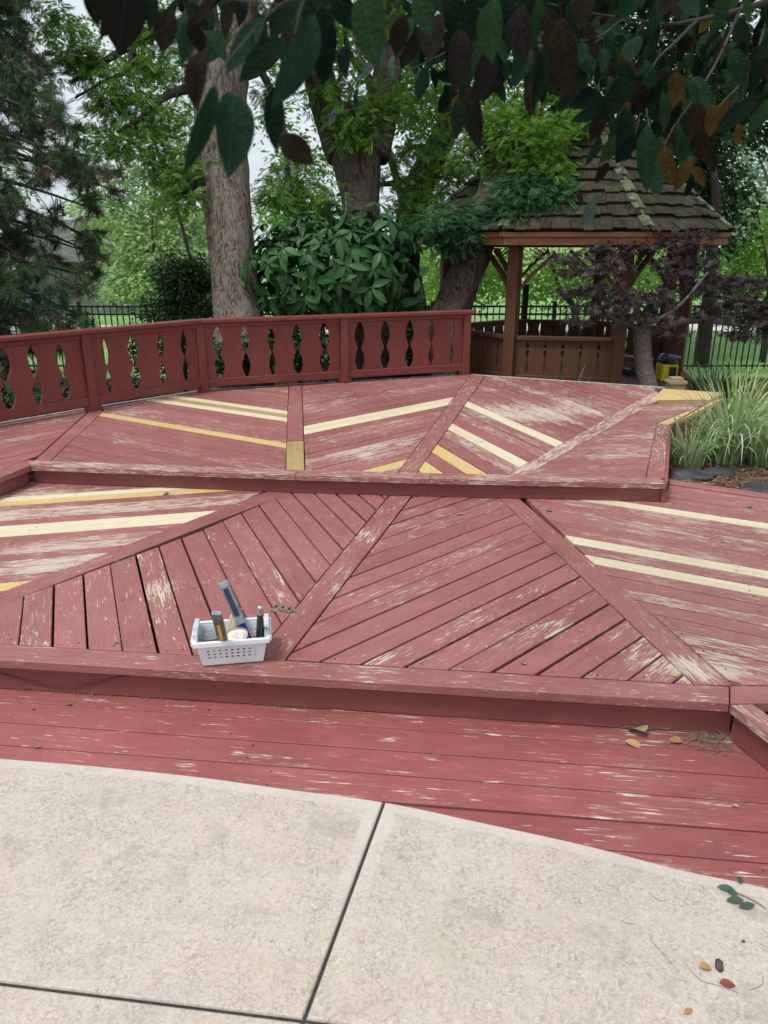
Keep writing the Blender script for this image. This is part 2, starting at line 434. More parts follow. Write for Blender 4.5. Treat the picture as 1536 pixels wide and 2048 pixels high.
# pale path beyond the fence
t_ = NT('pale_path'); M_PATH = t_.fin(t_.mix(t_.noise(t_.pos(), 6, 4), (0.42, 0.40, 0.38), (0.62, 0.6, 0.57)), 0.9)
pp = [(x, 21.0 + 0.35 * math.sin(x * 0.25) + dy) for x in np.linspace(-30, 40, 40) for dy in (0, 2.2)]
o = link('path', pymesh('path', [(x, y, -0.45) for x, y in pp], [(2 * i, 2 * i + 2, 2 * i + 3, 2 * i + 1) for i in range(39)]), M_PATH); tag(o, kind='structure')

# ---- patio slabs with a curved edge
def make_patio():
    t = NT('stamped_concrete'); P = t.pos()
    w = t.noise(P, 9, 4, 0.6); wv = t.n('ShaderNodeVectorMath', operation='MULTIPLY_ADD')
    nd = t.n('ShaderNodeTexNoise'); nd.inputs['Scale'].default_value = 28; nd.inputs['Detail'].default_value = 4; t.l(P, nd.inputs['Vector'])
    t.l(nd.outputs['Color'], wv.inputs[0]); wv.inputs[1].default_value = (0.045, 0.045, 0.045); t.l(P, wv.inputs[2])
    def crease(sc, det, wd): return t.rng(t.math('ABSOLUTE', t.math('SUBTRACT', t.noise(wv.outputs[0], sc, det, 0.55, 0.6), 0.5)), 0.0, wd, 1, 0)
    crm = t.math('MULTIPLY', crease(27, 2, 0.020), t.rng(t.noise(P, 7.0, 5, 0.7), 0.42, 0.62))
    crm2 = t.math('MULTIPLY', crease(60, 2, 0.030), t.rng(t.noise(P, 4.0, 5, 0.7), 0.40, 0.64))
    vd = t.voro(wv.outputs[0], 62, 'DISTANCE_TO_EDGE'); vm_ = t.math('MULTIPLY', t.rng(vd, 0.0, 0.11, 1, 0), t.rng(t.noise(P, 8.0, 5, 0.7), 0.36, 0.62))
    vc = t.rng(vd, 0.10, 0.40)
    big = t.noise(P, 1.5, 4, 0.6); mid = t.noise(P, 6, 5, 0.65); grit = t.noise(P, 240, 3, 0.7)
    c = t.mix(t.rng(big, 0.3, 0.7), (0.470, 0.392, 0.328), (0.485, 0.418, 0.375))
    c = t.mix(t.rng(mid, 0.40, 0.72, 0, 0.5), c, (0.45, 0.425, 0.345))
    c = t.mix(t.rng(t.noise(P, 2.6, 5, 0.7), 0.53, 0.74, 0, 0.6), c, (0.29, 0.255, 0.235))
    c = t.mix(t.rng(grit, 0.45, 0.7, 0, 0.5), c, (0.64, 0.585, 0.53))
    peb = t.noise(wv.outputs[0], 75, 4, 0.7); c = t.mix(t.rng(peb, 0.50, 0.68, 0, 0.5), c, (0.25, 0.215, 0.185)); c = t.mix(t.rng(peb, 0.30, 0.45, 0.35, 0), c, (0.68, 0.61, 0.54))
    c = t.mix(t.rng(t.noise(P, 0.9, 5, 0.65), 0.52, 0.72, 0, 0.65), c, (0.375, 0.355, 0.265))
    c = t.mix(t.math('MULTIPLY', crm, 0.4), c, (0.17, 0.145, 0.13)); c = t.mix(t.math('MULTIPLY', crm2, 0.4), c, (0.17, 0.145, 0.13))
    c = t.mix(t.math('MULTIPLY', vc, 0.2), c, (0.58, 0.50, 0.43)); c = t.mix(t.math('MULTIPLY', vm_, 0.30), c, (0.20, 0.172, 0.15))
    c = t.mix(t.rng(t.noise(P, 3.3, 6, 0.72), 0.52, 0.68, 0, 0.55), c, (0.285, 0.245, 0.222))
    sp = t.rng(t.voro(P, 16), 0.0, 0.045, 1, 0); c = t.mix(t.math('MULTIPLY', sp, 0.7), c, (0.13, 0.11, 0.095))
    ed_ = t.n('ShaderNodeAttribute', attribute_name='edge').outputs['Fac']
    c = t.mix(t.math('MULTIPLY', t.rng(ed_, 0.1, 0.8), 0.75), c, t.mix(t.rng(grit, 0.3, 0.7), (0.47, 0.42, 0.36), (0.56, 0.51, 0.45)))
    h = t.math('MULTIPLY_ADD', grit, 0.3, t.math('SUBTRACT', w, crm))
    MC = t.fin(c, 0.85, t.bump(h, 0.5, 0.004), 0.25)
    root = empty('patio', (0, 1.2, 0)); tag(root, kind='structure')
    ZT = 0.014
    edge = [(-500, 1500), (-200, 1505), (0, 1516), (200, 1532), (400, 1553), (560, 1575), (768, 1603), (960, 1643), (1175, 1690), (1350, 1735), (1536, 1775), (1750, 1830), (2000, 1900)]
    E = []
    ed = [(Vector((*P2([p], ZT)[0], 0)), 0) for p in edge]
    for p, _ in spline(ed, 6): E.append((p.x, p.y))
    V0 = (*P2([(768, 1603)], ZT)[0],); V1 = P2([(607, 2040)], ZT)[0]; H0 = P2([(0, 1965)], ZT)[0]
    dv = Vector((V1[0] - V0[0], V1[1] - V0[1])).normalized(); dh = Vector((V1[0] - H0[0], V1[1] - H0[1])).normalized()
    nv = (-dv.y, dv.x); nh = (-dh.y, dh.x); kv = nv[0] * V0[0] + nv[1] * V0[1]; kh = nh[0] * V1[0] + nh[1] * V1[1]
    full = E + [(E[-1][0] + .3, -1.5), (E[0][0] - .3, -1.5)]
    if nv[0] < 0: nv, kv = (-nv[0], -nv[1]), -kv
    if nh[1] < 0: nh, kh = (-nh[0], -nh[1]), -kh
    g = 0.005
    far = lambda q: clip(q, (-nh[0], -nh[1]), -(kh + g)); near = lambda q: clip(q, nh, kh - g)
    lft = lambda q: clip(q, nv, kv - g); rgt = lambda q: clip(q, (-nv[0], -nv[1]), -(kv + g))
    for q in (lft(far(full)), rgt(far(full)), lft(near(full)), rgt(near(full))):
        q = clean(ccw(q), 0.002); n = len(q); c0 = inset(q, 0.055); c00 = inset(q, 0.040); c1 = inset(q, 0.007); c2 = inset(q, 0.0025)
        v = [(*p, ZT) for p in c0] + [(*p, ZT) for p in c00] + [(*p, ZT) for p in c1] + [(*p, ZT - 0.002) for p in c2] + [(*p, ZT - 0.007) for p in q] + [(*p, -0.11) for p in q]
        f = [tuple(range(n))]
        for r_ in range(5):
            for i in range(n): j = (i + 1) % n; f.append(((r_ + 1) * n + i, (r_ + 1) * n + j, r_ * n + j, r_ * n + i))
        me = pymesh('slab', v, f); at = me.attributes.new('edge', 'FLOAT', 'POINT')
        curve = [1.0 if min(math.hypot(p[0] - e_[0], p[1] - e_[1]) for e_ in E) < 0.10 else 0.0 for p in q]
        at.data.foreach_set('value', [0.0] * n + curve * 5)
        o = link('slab', me, MC, root); place(o, Matrix.Identity(4))
    q = inset(clean(ccw(full), 0.002), 0.006); n = len(q)
    o = link('joint_filler', pymesh('joint_filler', [(*p, 0.006) for p in q], [tuple(range(n))]), plain('joint_dirt', (0.035, 0.033, 0.03), 0.95), root); place(o, Matrix.Identity(4))
make_patio()

# ================================================================== DECKS
# ---- middle deck
mid = empty('middle_deck', (0, 4.0, Z_MID)); tag(mid, 'middle level of the weathered red deck with fan-laid planks, basket on its front edge', 'deck')
zm = Z_MID
def offs(poly, d): return poly
B1lo = [(-300, 1322), (0, 1209), (165, 1150), (400, 1061), (541, 1009), (606, 983)]
B1up = [(-300, 1298), (0, 1187), (70, 1161), (227, 1105), (400, 1042), (478, 1014), (556, 983)]
NR = lambda x: 1287 + 0.059 * x            # rear edge of the front nosing board (px)
riser_up = [(-500, 1090), (64, 954), (400, 974), (800, 987), (1328, 1001)]
def rb(x):
    p = [(64, 954), (400, 974), (800, 987), (1328, 1001)]
    if x <= 64: return 954
    for a, b in zip(p, p[1:]):
        if x <= b[0]: return a[1] + (b[1] - a[1]) * (x - a[0]) / (b[0] - a[0])
    return 1001
TK = 0.0035
# beams of the middle deck
def pxboard(name, pts, z, parent, mat, peel, along, thick=0.036):
    a, b = P2(along, z); ang = math.atan2(b[1] - a[1], b[0] - a[0])
    return board(name, shrink(P2(pts, z), 0.002), z, thick, ang, mat, parent, peel)
pxboard('border_board', [(-168, 1276), (604, 976), (552, 976), (-232, 1272.5)], zm, mid, M_DECK, 0.35, [(0, 1198), (580, 985)])
pxboard('border_board', [(506, 1317), (569, 1320), (832, 980), (788, 980)], zm, mid, M_DECK, 0.50, [(540, 1318), (800, 985)])
pxboard('border_board', [(1390, 1369), (1466, 1370), (1020, 980), (982, 980)], zm, mid, M_DECK, 0.42, [(1430, 1370), (1010, 990)])
yr = lambda x: rb(x) - 8
S1 = P2([(-330, 1266), (-238, 1271), (0, 1186), (227, 1103), (400, 1041), (553, yr(553)), (400, yr(400)), (64, yr(64)), (-330, 1040)], zm)
lay(mid, shrink(S1, 0.003), zm, P2([(0, 1013)], zm)[0], P2([(400, 985.5)], zm)[0], 0.1032, 0.005, M_DECK, 0.66, [(P2([(200, 988)], zm)[0], M_CREAM), (P2([(200, 994.5)], zm)[0], M_GOLD), (P2([(200, 1044)], zm)[0], M_CREAM), (P2([(200, 1053.5)], zm)[0], M_CREAM), (P2([(6, 1174)], zm)[0], M_GOLD)])
S2 = P2([(-166, 1276.5), (0, 1210), (400, 1062), (603, yr(603)), (788, yr(788)), (507, 1316), (0, NR(0))], zm)
lay(mid, shrink(S2, 0.003), zm, P2([(109, 1172)], zm)[0], P2([(106, 1292)], zm)[0], PITCHB, 0.012, M_DECK, 0.44, jit=0.15, gapj=0.7)
S3 = P2([(572, 1319), (834, yr(834)), (986, yr(986)), (1388, 1368)], zm)
lay(mid, shrink(S3, 0.003), zm, P2([(987, 1342)], zm)[0], P2([(1215, 1209)], zm)[0], PITCHB * 0.985, 0.011, M_DECK, 0.36, jit=0.22, gapj=0.6,
    wear=lambda c: 0.12 if c[1] < 3.5 and c[0] > 0.6 else 0)
RB = lambda x: 968 + (x - 1338) * 0.148
S4 = P2([(1040, yr(1040)), (1328, yr(1328)), (1338, RB(1338)), (1900, RB(1900)), (1900, 1372), (1468, 1369), (1419, 1327), (1212, 1150)], zm)
lay(mid, shrink(S4, 0.003), zm, P2([(1212, 1149)], zm)[0], P2([(1536, 1212)], zm)[0], 0.1192, 0.010, M_DECK, 0.55, [(P2([(1250, 1100)], zm)[0], M_CREAM), (P2([(1300, 1140)], zm)[0], M_CREAM), (P2([(1250, 1010)], zm)[0], M_CREAM)], jit=0.18)
pxboard('border_board', [(1336, 958), (1900, 1040), (1900, RB(1900) - 2), (1338, RB(1338) - 1)], zm + 0.012, mid, M_DECK, 0.5, [(1337, 960), (1536, 990)])
# front nosing and riser
nf = [(-400, 1296), (540, 1350), (900, 1371), (1459, 1407)]
nr = [(-400, 1263.5), (540, NR(540)), (900, NR(900)), (1459, NR(1459))]
for (a, b, c, d) in ((nf[0], nf[3], nr[3], nr[0]),):
    pxboard('nosing_board', [a, b, c, d], zm, mid, M_DECK, 0.5, [a, b], 0.04)
pxboard('nosing_board', [(1459.6, 1371), (1900, 1373), (1900, 1405), (1459.6, 1407)], zm, mid, M_DECK, 0.2, [(1461, 1371), (1900, 1373)], 0.04)
pxboard('curb_board', [(1461, 1409), (1505, 1407), (1700, 1543), (1700, 1594)], zm - 0.002, mid, M_DECK, 0.75, [(1460, 1409), (1600, 1515)], 0.04)
def riser(parent, pts_px_top, z1, z0, back, mat, splits=()):
    W = [Vector((*p, 0)) for p in P2(pts_px_top, z1)]
    for a, b in zip(W, W[1:]):
        d = (b - a).normalized(); n = Vector((-d.y, d.x, 0))
        if n.y < 0: n = -n
        a2, b2 = a + n * back, b + n * back
        h = z1 - 0.041 - z0
        beam('riser_board', (a2.x, a2.y, z0 + h / 2), (b2.x - d.x * 0.002, b2.y - d.y * 0.002, z0 + h / 2), 0.03, h, mat, parent, 0.12)
riser(mid, [(-400, 1296), (1478, 1408)], zm, 0.001, 0.055, M_RISER)
riser(mid, [(1459, 1409), (1700, 1594)], zm, 0.001, 0.05, M_RISER)

# ---- lower landing
low = empty('lower_landing', (0, 2.6, 0)); tag(low, 'lowest red plank step between the curved concrete edge and the middle deck riser', 'deck step')
LP = P2([(-500, 1330), (0, 1362), (900, 1426), (1453, 1455), (1640, 1560), (2000, 1800), (2000, 1925), (1750, 1850), (1536, 1795), (1175, 1708), (960, 1660), (768, 1619), (560, 1590), (400, 1567), (200, 1546), (0, 1530), (-500, 1513)], 0.0)
lay(low, LP, Z_LOW, P2([(0, 1401)], 0)[0], P2([(760, 1454)], 0)[0], PITCHB, 0.0055, M_LOW, 0.45, jit=0.12, thick=0.03)

# ---- upper deck
up = empty('upper_deck', (0, 6.5, Z_UP)); tag(up, 'upper level of the red deck below the cut-out railing, with yellow replacement boards', 'deck')
zu = Z_UP
F = [(-500, 1152), (61, 931), (590, 950), (860, 957), (1333, 967)]     # front nosing edge, px
Fw = P2(F, zu)
def off_line(W, d):
    out = []
    for i, p in enumerate(W):
        ns = []
        for a, b in ((W[i - 1], p) if i else (None, None), (p, W[i + 1]) if i + 1 < len(W) else (None, None)):
            if a is None: continue
            e = (b[0] - a[0], b[1] - a[1]); l = math.hypot(*e); n = (-e[1] / l, e[0] / l); ns.append(n if n[1] > 0 or True else n)
        if len(ns) == 2:
            k = 1 + ns[0][0] * ns[1][0] + ns[0][1] * ns[1][1]; out.append((p[0] + d * (ns[0][0] + ns[1][0]) / k, p[1] + d * (ns[0][1] + ns[1][1]) / k))
        else: out.append((p[0] + d * ns[0][0], p[1] + d * ns[0][1]))
    return out
Rw = off_line(Fw, 0.135)
for i in range(4):
    a, b, c, d = Fw[i], Fw[i + 1], Rw[i + 1], Rw[i]
    if i == 3:      # the right border board runs through to the front edge
        pass
    ang = math.atan2(b[1] - a[1], b[0] - a[0])
    board('nosing_board', shrink([a, b, c, d], 0.0015), zu, 0.04, ang, M_DECK, up, 0.75 if i else 0.4)
riser(up, F, zu, zm + 0.001, 0.05, M_RISER)
ux = lambda pts: P2(pts, zu)
def line_cut(poly, a, b, keep_pt):
    """keep the side of line a-b that holds keep_pt"""
    n = (-(b[1] - a[1]), b[0] - a[0]); l = math.hypot(*n); n = (n[0] / l, n[1] / l); d = n[0] * a[0] + n[1] * a[1]
    if n[0] * keep_pt[0] + n[1] * keep_pt[1] > d: n, d = (-n[0], -n[1]), -d
    return clip(poly, n, d)
def front_cut(poly):       # keep what lies behind the nosing's rear edge
    out = poly
    keep = G(600, 850, zu); keep = (keep.x, keep.y)
    for a, b in zip(Rw[1:], Rw[2:]): out = line_cut(out, a, b, keep)
    return out
def ubeam(lft, rgt, peel, name='border_board', mat=None, cut=True):
    poly = ccw(ux([lft[0], rgt[0], rgt[1], lft[1]]))
    if cut: poly = front_cut(poly)
    a, b = ux([lft[0], lft[1]]); ang = math.atan2(b[1] - a[1], b[0] - a[0])
    return board(name, shrink(poly, 0.002), zu, 0.036, ang, mat or M_DECK, up, peel)
ext = lambda a, b, k: (a[0] + (b[0] - a[0]) * k, a[1] + (b[1] - a[1]) * k)
ubeam([(58, 930.5), (186, 816)], [(92, 929), (207, 822)], 0.45)
u2 = ux([(571.5, 960), (576, 806), (577.9, 766), (603, 766), (606, 880), (610, 960)])
ubeam([(573.2, 881), (578, 765)], [(607.5, 880), (603, 765)], 0.35, cut=False)
ubeam([(571.5, 960), (573.2, 882.5)], [(610, 960), (607.5, 881.5)], 0.0, mat=M_BROWNRAW)
ubeam([ext((941, 755), (794.5, 946.7), 1.08), (941, 749)], [ext((968, 757), (833.6, 944.8), 1.08), (970, 751)], 0.55)
ubeam([ext((1285, 798), (1008, 952), 1.1), (1313, 781)], [ext((1233, 849), (1077, 936), 1.25), (1322, 797)], 0.85)
ubeam([(1286, 985), (1313, 847)], [(1335, 985), (1342.5, 850.5)], 0.55)
wearR = lambda c: 0.0
Ub = [(0, 850), (190, 817), (404, 782), (930, 749), (1327, 776)]
S = ccw(ux([(-500, 1152), (56, 930), (184, 816), (0, 848), (-500, 935)]))
S = line_cut(S, Rw[0], Rw[1], (G(0, 900, zu).x, G(0, 900, zu).y))
lay(up, shrink(S, 0.003), zu, ux([(0, 908)])[0], ux([(109, 885)])[0], PITCHB, 0.011, M_DECK, 0.5)
S = front_cut(ccw(ux([(95, 960), (92, 929), (207, 822), (205, 815), (404, 782), (577.5, 767), (571, 960)])))
lay(up, shrink(S, 0.003), zu, ux([(203, 824)])[0], ux([(574, 886)])[0], PITCHB * 0.86, 0.012, M_DECK, 0.42, [(ux([(400, 861.5)])[0], M_GOLD), (ux([(480, 812)])[0], M_CREAM), (ux([(480, 819)])[0], M_BROWNRAW), (ux([(480, 825.5)])[0], M_CREAM)])
S = front_cut(ccw(ux([(611, 960), (603.5, 766), (941, 749.5), ext((941, 755), (794.5, 946.7), 1.08)])))
lay(up, shrink(S, 0.003), zu, ux([(607, 852)])[0], ux([(916, 792)])[0], PITCHB * 0.89, 0.011, M_DECK, 0.52, [(ux([(760, 826)])[0], M_CREAM), (ux([(760, 834)])[0], M_CREAM), (ux([(780, 936)])[0], M_GOLD)])
S = front_cut(ccw(ux([ext((968, 757), (833.6, 944.8), 1.08), (970, 752), (1310, 775), (1310, 784), ext((1285, 798), (1008, 952), 1.1)])))
lay(up, shrink(S, 0.003), zu, ux([(938, 803)])[0], ux([(1129, 885)])[0], PITCHB, 0.012, M_DECK, 0.55, [(ux([(1030, 849)])[0], M_CREAM), (ux([(975, 890)])[0], M_CREAM), (ux([(922, 921)])[0], M_GOLD), (ux([(842, 942)])[0], M_GOLD)],
    jit=0.2)
S = front_cut(ccw(ux([ext((1233, 849), (1077, 936), 1.25), (1303, 808), (1432, 798), (1314, 846), (1286, 985)])))
lay(up, shrink(S, 0.003), zu, ux([(1237, 846)])[0], ux([(1314, 843.6)])[0], PITCHB, 0.008, M_DECK, 0.58, jit=0.18)
pxboard('border_board', [(1300, 800), (1326, 777), (1447, 785), (1434, 798)], zu + 0.002, up, M_GOLD, 0, [(1300, 800), (1434, 798)])
pxboard('border_board', [(1316, 846), (1344, 850), (1447, 797), (1432, 799)], zu, up, M_GOLD, 0, [(1320, 848), (1440, 798)])
# grey edge strip along the railing side, and dark skirt under the deck edge
def edge_strip(a, b, name='edge_board', mat=None):
    p, q = G(*a, zu), G(*b, zu); d = (q - p).normalized(); n = Vector((-d.y, d.x, 0)); n = n if n.y > 0 else -n
    p, q = p + n * 0.016, q + n * 0.016
    beam(name, p + Vector((0, 0, -0.012)), q + Vector((0, 0, -0.012)), 0.03, 0.03, mat or M_GREYEDGE, up)
    beam('skirt_board', p + Vector((0, 0, -0.19)), q + Vector((0, 0, -0.19)), 0.03, 0.32, M_RISER, up)
edge_strip((-500, 932), (184, 815)); edge_strip((186, 814.5), (404, 781)); edge_strip((405, 780.5), (936, 748)); edge_strip((938, 749), (1330, 775))
edge_strip((1336, 966), (1343, 852), mat=M_RISER); edge_strip((1345, 850), (1449, 788), mat=M_RISER)

M_NAIL = plain('rusty_nail', (0.045, 0.028, 0.022), .7)
for par, pts in NAILS.values():
    v, f = [], []
    for x, y, z in pts:
        b = len(v); r_ = random.uniform(.0035, .0055); v += [(x + r_ * math.cos(k), y + r_ * math.sin(k), z) for k in (0, 1.05, 2.09, 3.14, 4.19, 5.24)]; f.append(tuple(range(b, b + 6)))
    o = link('nail_heads', pymesh('nail_heads', v, f), M_NAIL, par); o['kind'] = 'stuff'; place(o, Matrix.Identity(4))

# ================================================================== RAILING
def cut_board(name, w, h, lgap, rgap, lamp, ramp, mat, parent, thick=0.02, peel=0.5, zs=((0.24, 0.25), (0.73, 0.27))):
    """flat board with almond cut-outs sawn into both edges; local x along height (grain), y across"""
    n = 40; L, Rr = [], []
    def a(u, amp):
        s = 0.0
        for c, r in zs:
            d = abs(u - c) / r
            if d < 1: s = max(s, amp * (math.cos(d * math.pi) * 0.5 + 0.5) ** 0.62)
        return s
    for i in range(n + 1):
        u = i / n
        L.append((u * h, -w / 2 + lgap + a(u, lamp))); Rr.append((u * h, w / 2 - rgap - a(u, ramp)))
    v = []; f = []
    for i in range(n + 1):
        for zz in (thick / 2, -thick / 2): v += [(L[i][0], L[i][1], zz), (Rr[i][0], Rr[i][1], zz)]
    for i in range(n):
        b, c = 4 * i, 4 * i + 4
        f += [(b, b + 1, c + 1, c), (b + 2, c + 2, c + 3, b + 3), (b, c, c + 2, b + 2), (b + 1, b + 3, c + 3, c + 1)]
    f += [(0, 2, 3, 1), (4 * n, 4 * n + 1, 4 * n + 3, 4 * n + 2)]
    o = link(name, pymesh(name, v, f), mat, parent); o['peel'] = peel
    return o
def panel(parent, a, b, z0, z1, cuts, mat, thick=0.02, amps=None, gaps=None, name='board', half=0.045):
    """boards between plan points a and b; cuts = fractions of the run where neighbouring boards meet"""
    a, b = Vector((a[0], a[1], 0)), Vector((b[0], b[1], 0)); L = (b - a).length; d = (b - a) / L
    nrm = Vector((0, 0, 1)).cross(d)
    xs = [half] + [c * L for c in cuts] + [L - half]
    amps = amps or [0.035] * len(cuts); gaps = gaps or [0.003] * len(cuts)
    for i in range(len(xs) - 1):
        w = xs[i + 1] - xs[i]; m = (xs[i] + xs[i + 1]) / 2
        lg, la = (gaps[i - 1], amps[i - 1]) if i else (0, 0); rg, ra = (gaps[i], amps[i]) if i < len(cuts) else (0, 0)
        o = cut_board(name, w, z1 - z0, lg, rg, la, ra, mat, parent, thick)
        M = Matrix((Vector((0, 0, 1)), d, Vector((0, 0, 1)).cross(d))).transposed().to_4x4()
        p = a + d * m; M.translation = (p.x, p.y, z0); place(o, M)
rail = empty('deck_railing', (-1.0, 7.6, Z_UP)); tag(rail, 'red painted deck railing of wide boards with almond-shaped cut-outs', 'railing')
def up_at(px, py): p = G(px, py, zu); return Vector((p.x, p.y, 0))
Q1, Q2, Q4 = up_at(187, 821), up_at(409, 783), up_at(929, 749.5)
Q0 = Q1 + (Q1 - Q2) * 1.02; Qm = Q1 + (Q1 - Q2) * 2.04
Q3 = up_at(686, 763.5); tq = (Q3 - Q2).dot((Q4 - Q2).normalized()); Q3 = Q2 + (Q4 - Q2).normalized() * tq
RH = 0.79
def fr(p, q, pxs, y):
    """fractions along p-q hit by image columns"""
    out = []
    for x in pxs:
        d = ray(x, y); n = Vector((-(q - p).y, (q - p).x, 0))
        tt = n.dot(p) / n.dot(Vector((d.x, d.y, 0))); h = Vector((d.x, d.y, 0)) * tt
        out.append((h - p).dot(q - p) / (q - p).length_squared)
    return out
for a, b, cuts, amps, gaps in (
    (Qm, Q0, [0.12, 0.32, 0.5, 0.68, 0.88], None, None),
    (Q0, Q1, fr(Q0, Q1, [8, 68, 125], 745) , [0.044, 0.034, 0.036], [0.014, 0.004, 0.004]),
    (Q1, Q2, fr(Q1, Q2, [212, 267, 322, 369], 715), [0.026, 0.040, 0.030, 0.030], [0.001, 0.010, 0.002, 0.004]),
    (Q2, Q3, fr(Q2, Q3, [437, 491, 543.5, 595, 649], 700), [0.036, 0.032, 0.029, 0.036, 0.036], [0.014, 0.008, 0.004, 0.016, 0.018]),
    (Q3, Q4, fr(Q3, Q4, [719, 770, 818.5, 862, 902.5], 690), [0.034, 0.036, 0.036, 0.028, 0.026], [0.020, 0.014, 0.010, 0.003, 0.002])):
    z0, z1 = zu + 0.125, zu + 0.70
    panel(rail, a, b, z0, z1, cuts, M_RAIL, 0.02, [q * 1.22 for q in (amps or [0.035] * len(cuts))], gaps)
    d = (b - a).normalized(); e = d * 0.046; off = Vector((-d.y, d.x, 0)); off = off if off.y > 0 else -off
    beam('bottom_rail', a + e + Vector((0, 0, zu + 0.097)), b - e + Vector((0, 0, zu + 0.097)), 0.062, 0.085, M_RAIL, rail, 0.62)
    beam('top_rail', a + e + Vector((0, 0, zu + 0.722)), b - e + Vector((0, 0, zu + 0.722)), 0.055, 0.05, M_RAIL, rail, 0.15)
for q in (Qm, Q0, Q1, Q2, Q3, Q4):
    beam('post', q + Vector((0, 0, zu + 0.001)), q + Vector((0, 0, zu + 0.748)), 0.092, 0.092, M_RAIL, rail, 0.5, 0.006, up=(Q2 - Q1) if q in (Qm, Q0, Q1) else (Q4 - Q2))
    d = ((Q2 - Q1) if q in (Qm, Q0, Q1) else (Q4 - Q2)).normalized()
    if q is not Q4 and q is not Qm: beam('foot_block', q - d * 0.075 + Vector((0, 0, zu + 0.026)), q + d * 0.075 + Vector((0, 0, zu + 0.026)), 0.07, 0.05, M_RAIL, rail, 0.2)
    else: beam('foot_block', q - d * 0.085 + Vector((0, 0, zu + 0.026)), q - d * 0.05 + Vector((0, 0, zu + 0.026)), 0.07, 0.05, M_RAIL, rail, 0.2)
for a, b in ((Qm, Q2), (Q2, Q4)):
    d = (b - a).normalized(); a2 = a; b2 = b + d * (0.09 if b is Q4 else 0.0)
    if a is Q2: a2 = a + d * 0.003
    beam('cap_rail', a2 + Vector((0, 0, zu + 0.768)), b2 + Vector((0, 0, zu + 0.768)), 0.15, 0.04, M_RAIL, rail, 0.6, 0.006)

# ================================================================== GAZEBO
GC, GR, GROT = Vector((2.70, 11.9, 0)), 1.829, R(-10)
GZ = 0.07
gaz = empty('gazebo', (GC.x, GC.y, GZ)); tag(gaz, 'brown eight-sided gazebo with mossy shingle roof behind the purple maple', 'gazebo')
def gv(i, r=GR): t = R(-112.5 + 45 * i) + GROT; return GC + Vector((math.cos(t), math.sin(t), 0)) * r
ve = [gv(i, GR + 0.22) for i in range(8)]
o = link('floor', pymesh('floor', [(p.x, p.y, GZ) for p in ve] + [(p.x, p.y, GZ - 0.12) for p in ve], [tuple(range(8))] + [(8 + i, 8 + (i + 1) % 8, (i + 1) % 8, i) for i in range(8)]), plain('gazebo_floor_red', (0.15, 0.055, 0.045), 0.7), gaz); place(o, Matrix.Identity(4))
o = link('base', pymesh('base', [(p.x, p.y, GZ - 0.121) for p in [gv(i, GR) for i in range(8)]] + [(p.x, p.y, -0.7) for p in [gv(i, GR) for i in range(8)]], [(8 + i, 8 + (i + 1) % 8, (i + 1) % 8, i) for i in range(8)]), M_GAZ, gaz); place(o, Matrix.Identity(4))
EAVE = 1.93
for i in range(8):
    p = gv(i); ax = (p - GC).normalized()
    beam('post', (p.x, p.y, GZ), (p.x, p.y, EAVE), 0.15, 0.15, M_GAZ, gaz, up=tuple(ax))
RZ = 0.70
for i in range(8):
    a, b = gv(i), gv(i + 1); d = (b - a).normalized()
    if i != 1:
        zr = RZ if i in (0, 6, 7, 2) else RZ - 0.1
        n = 6
        panel(gaz, a, b, GZ + 0.11, zr - 0.05, [k / n for k in range(1, n)], M_GAZ, 0.02, [0.022] * 5, [0.001] * 5, half=0.076, name='baluster_board')
        e = d * 0.077
        beam('rail_cap', a + e + Vector((0, 0, zr - 0.02)), b - e + Vector((0, 0, zr - 0.02)), 0.11, 0.05, M_GAZ, gaz)
        beam('lower_rail', a + e + Vector((0, 0, GZ + 0.075)), b - e + Vector((0, 0, GZ + 0.075)), 0.06, 0.07, M_GAZ, gaz)
    beam('header', a + Vector((0, 0, EAVE - 0.02)) + d * 0.077, b + Vector((0, 0, EAVE - 0.02)) - d * 0.077, 0.09, 0.16, M_GAZ, gaz)
    for s, p in ((1, a), (-1, b)):      # curved bracket and lattice under the header
        pts = [p + d * s * 0.08 + Vector((0, 0, EAVE - 0.62)), p + d * s * 0.22 + Vector((0, 0, EAVE - 0.44)), p + d * s * 0.52 + Vector((0, 0, EAVE - 0.17))]
        for u, w in zip(pts, pts[1:]): beam('bracket', u, w, 0.045, 0.075, M_GAZ, gaz, up=tuple(Vector((0, 0, 1)).cross(d)))
        if i in (0, 1, 7):
            for k in range(4):
                x0 = 0.09 + k * 0.085; zt = EAVE - 0.11; zb = EAVE - 0.58 + x0 * 1.05
                if zt - zb > 0.03:
                    u = p + d * s * x0; w = p + d * s * (x0 + (zt - zb) * 0.6)
                    beam('lattice_slat', u + Vector((0, 0, zb)), w + Vector((0, 0, zt)), 0.012, 0.028, M_GAZ, gaz, up=tuple(Vector((0, 0, 1)).cross(d)))
                    beam('lattice_slat', w + Vector((0, 0, max(zb, EAVE - 0.58 + (x0 + (zt - zb) * .6) * 1.05))) + Vector((0, 0, 0)), u + Vector((0, 0, zt)), 0.012, 0.028, M_GAZ, gaz, up=tuple(Vector((0, 0, 1)).cross(d)))
RO, APZ, EZ = GR + 0.46, 3.93, 2.03
APEX = Vector((GC.x, GC.y, APZ))
ev = [gv(i, RO) + Vector((0, 0, EZ)) for i in range(8)]
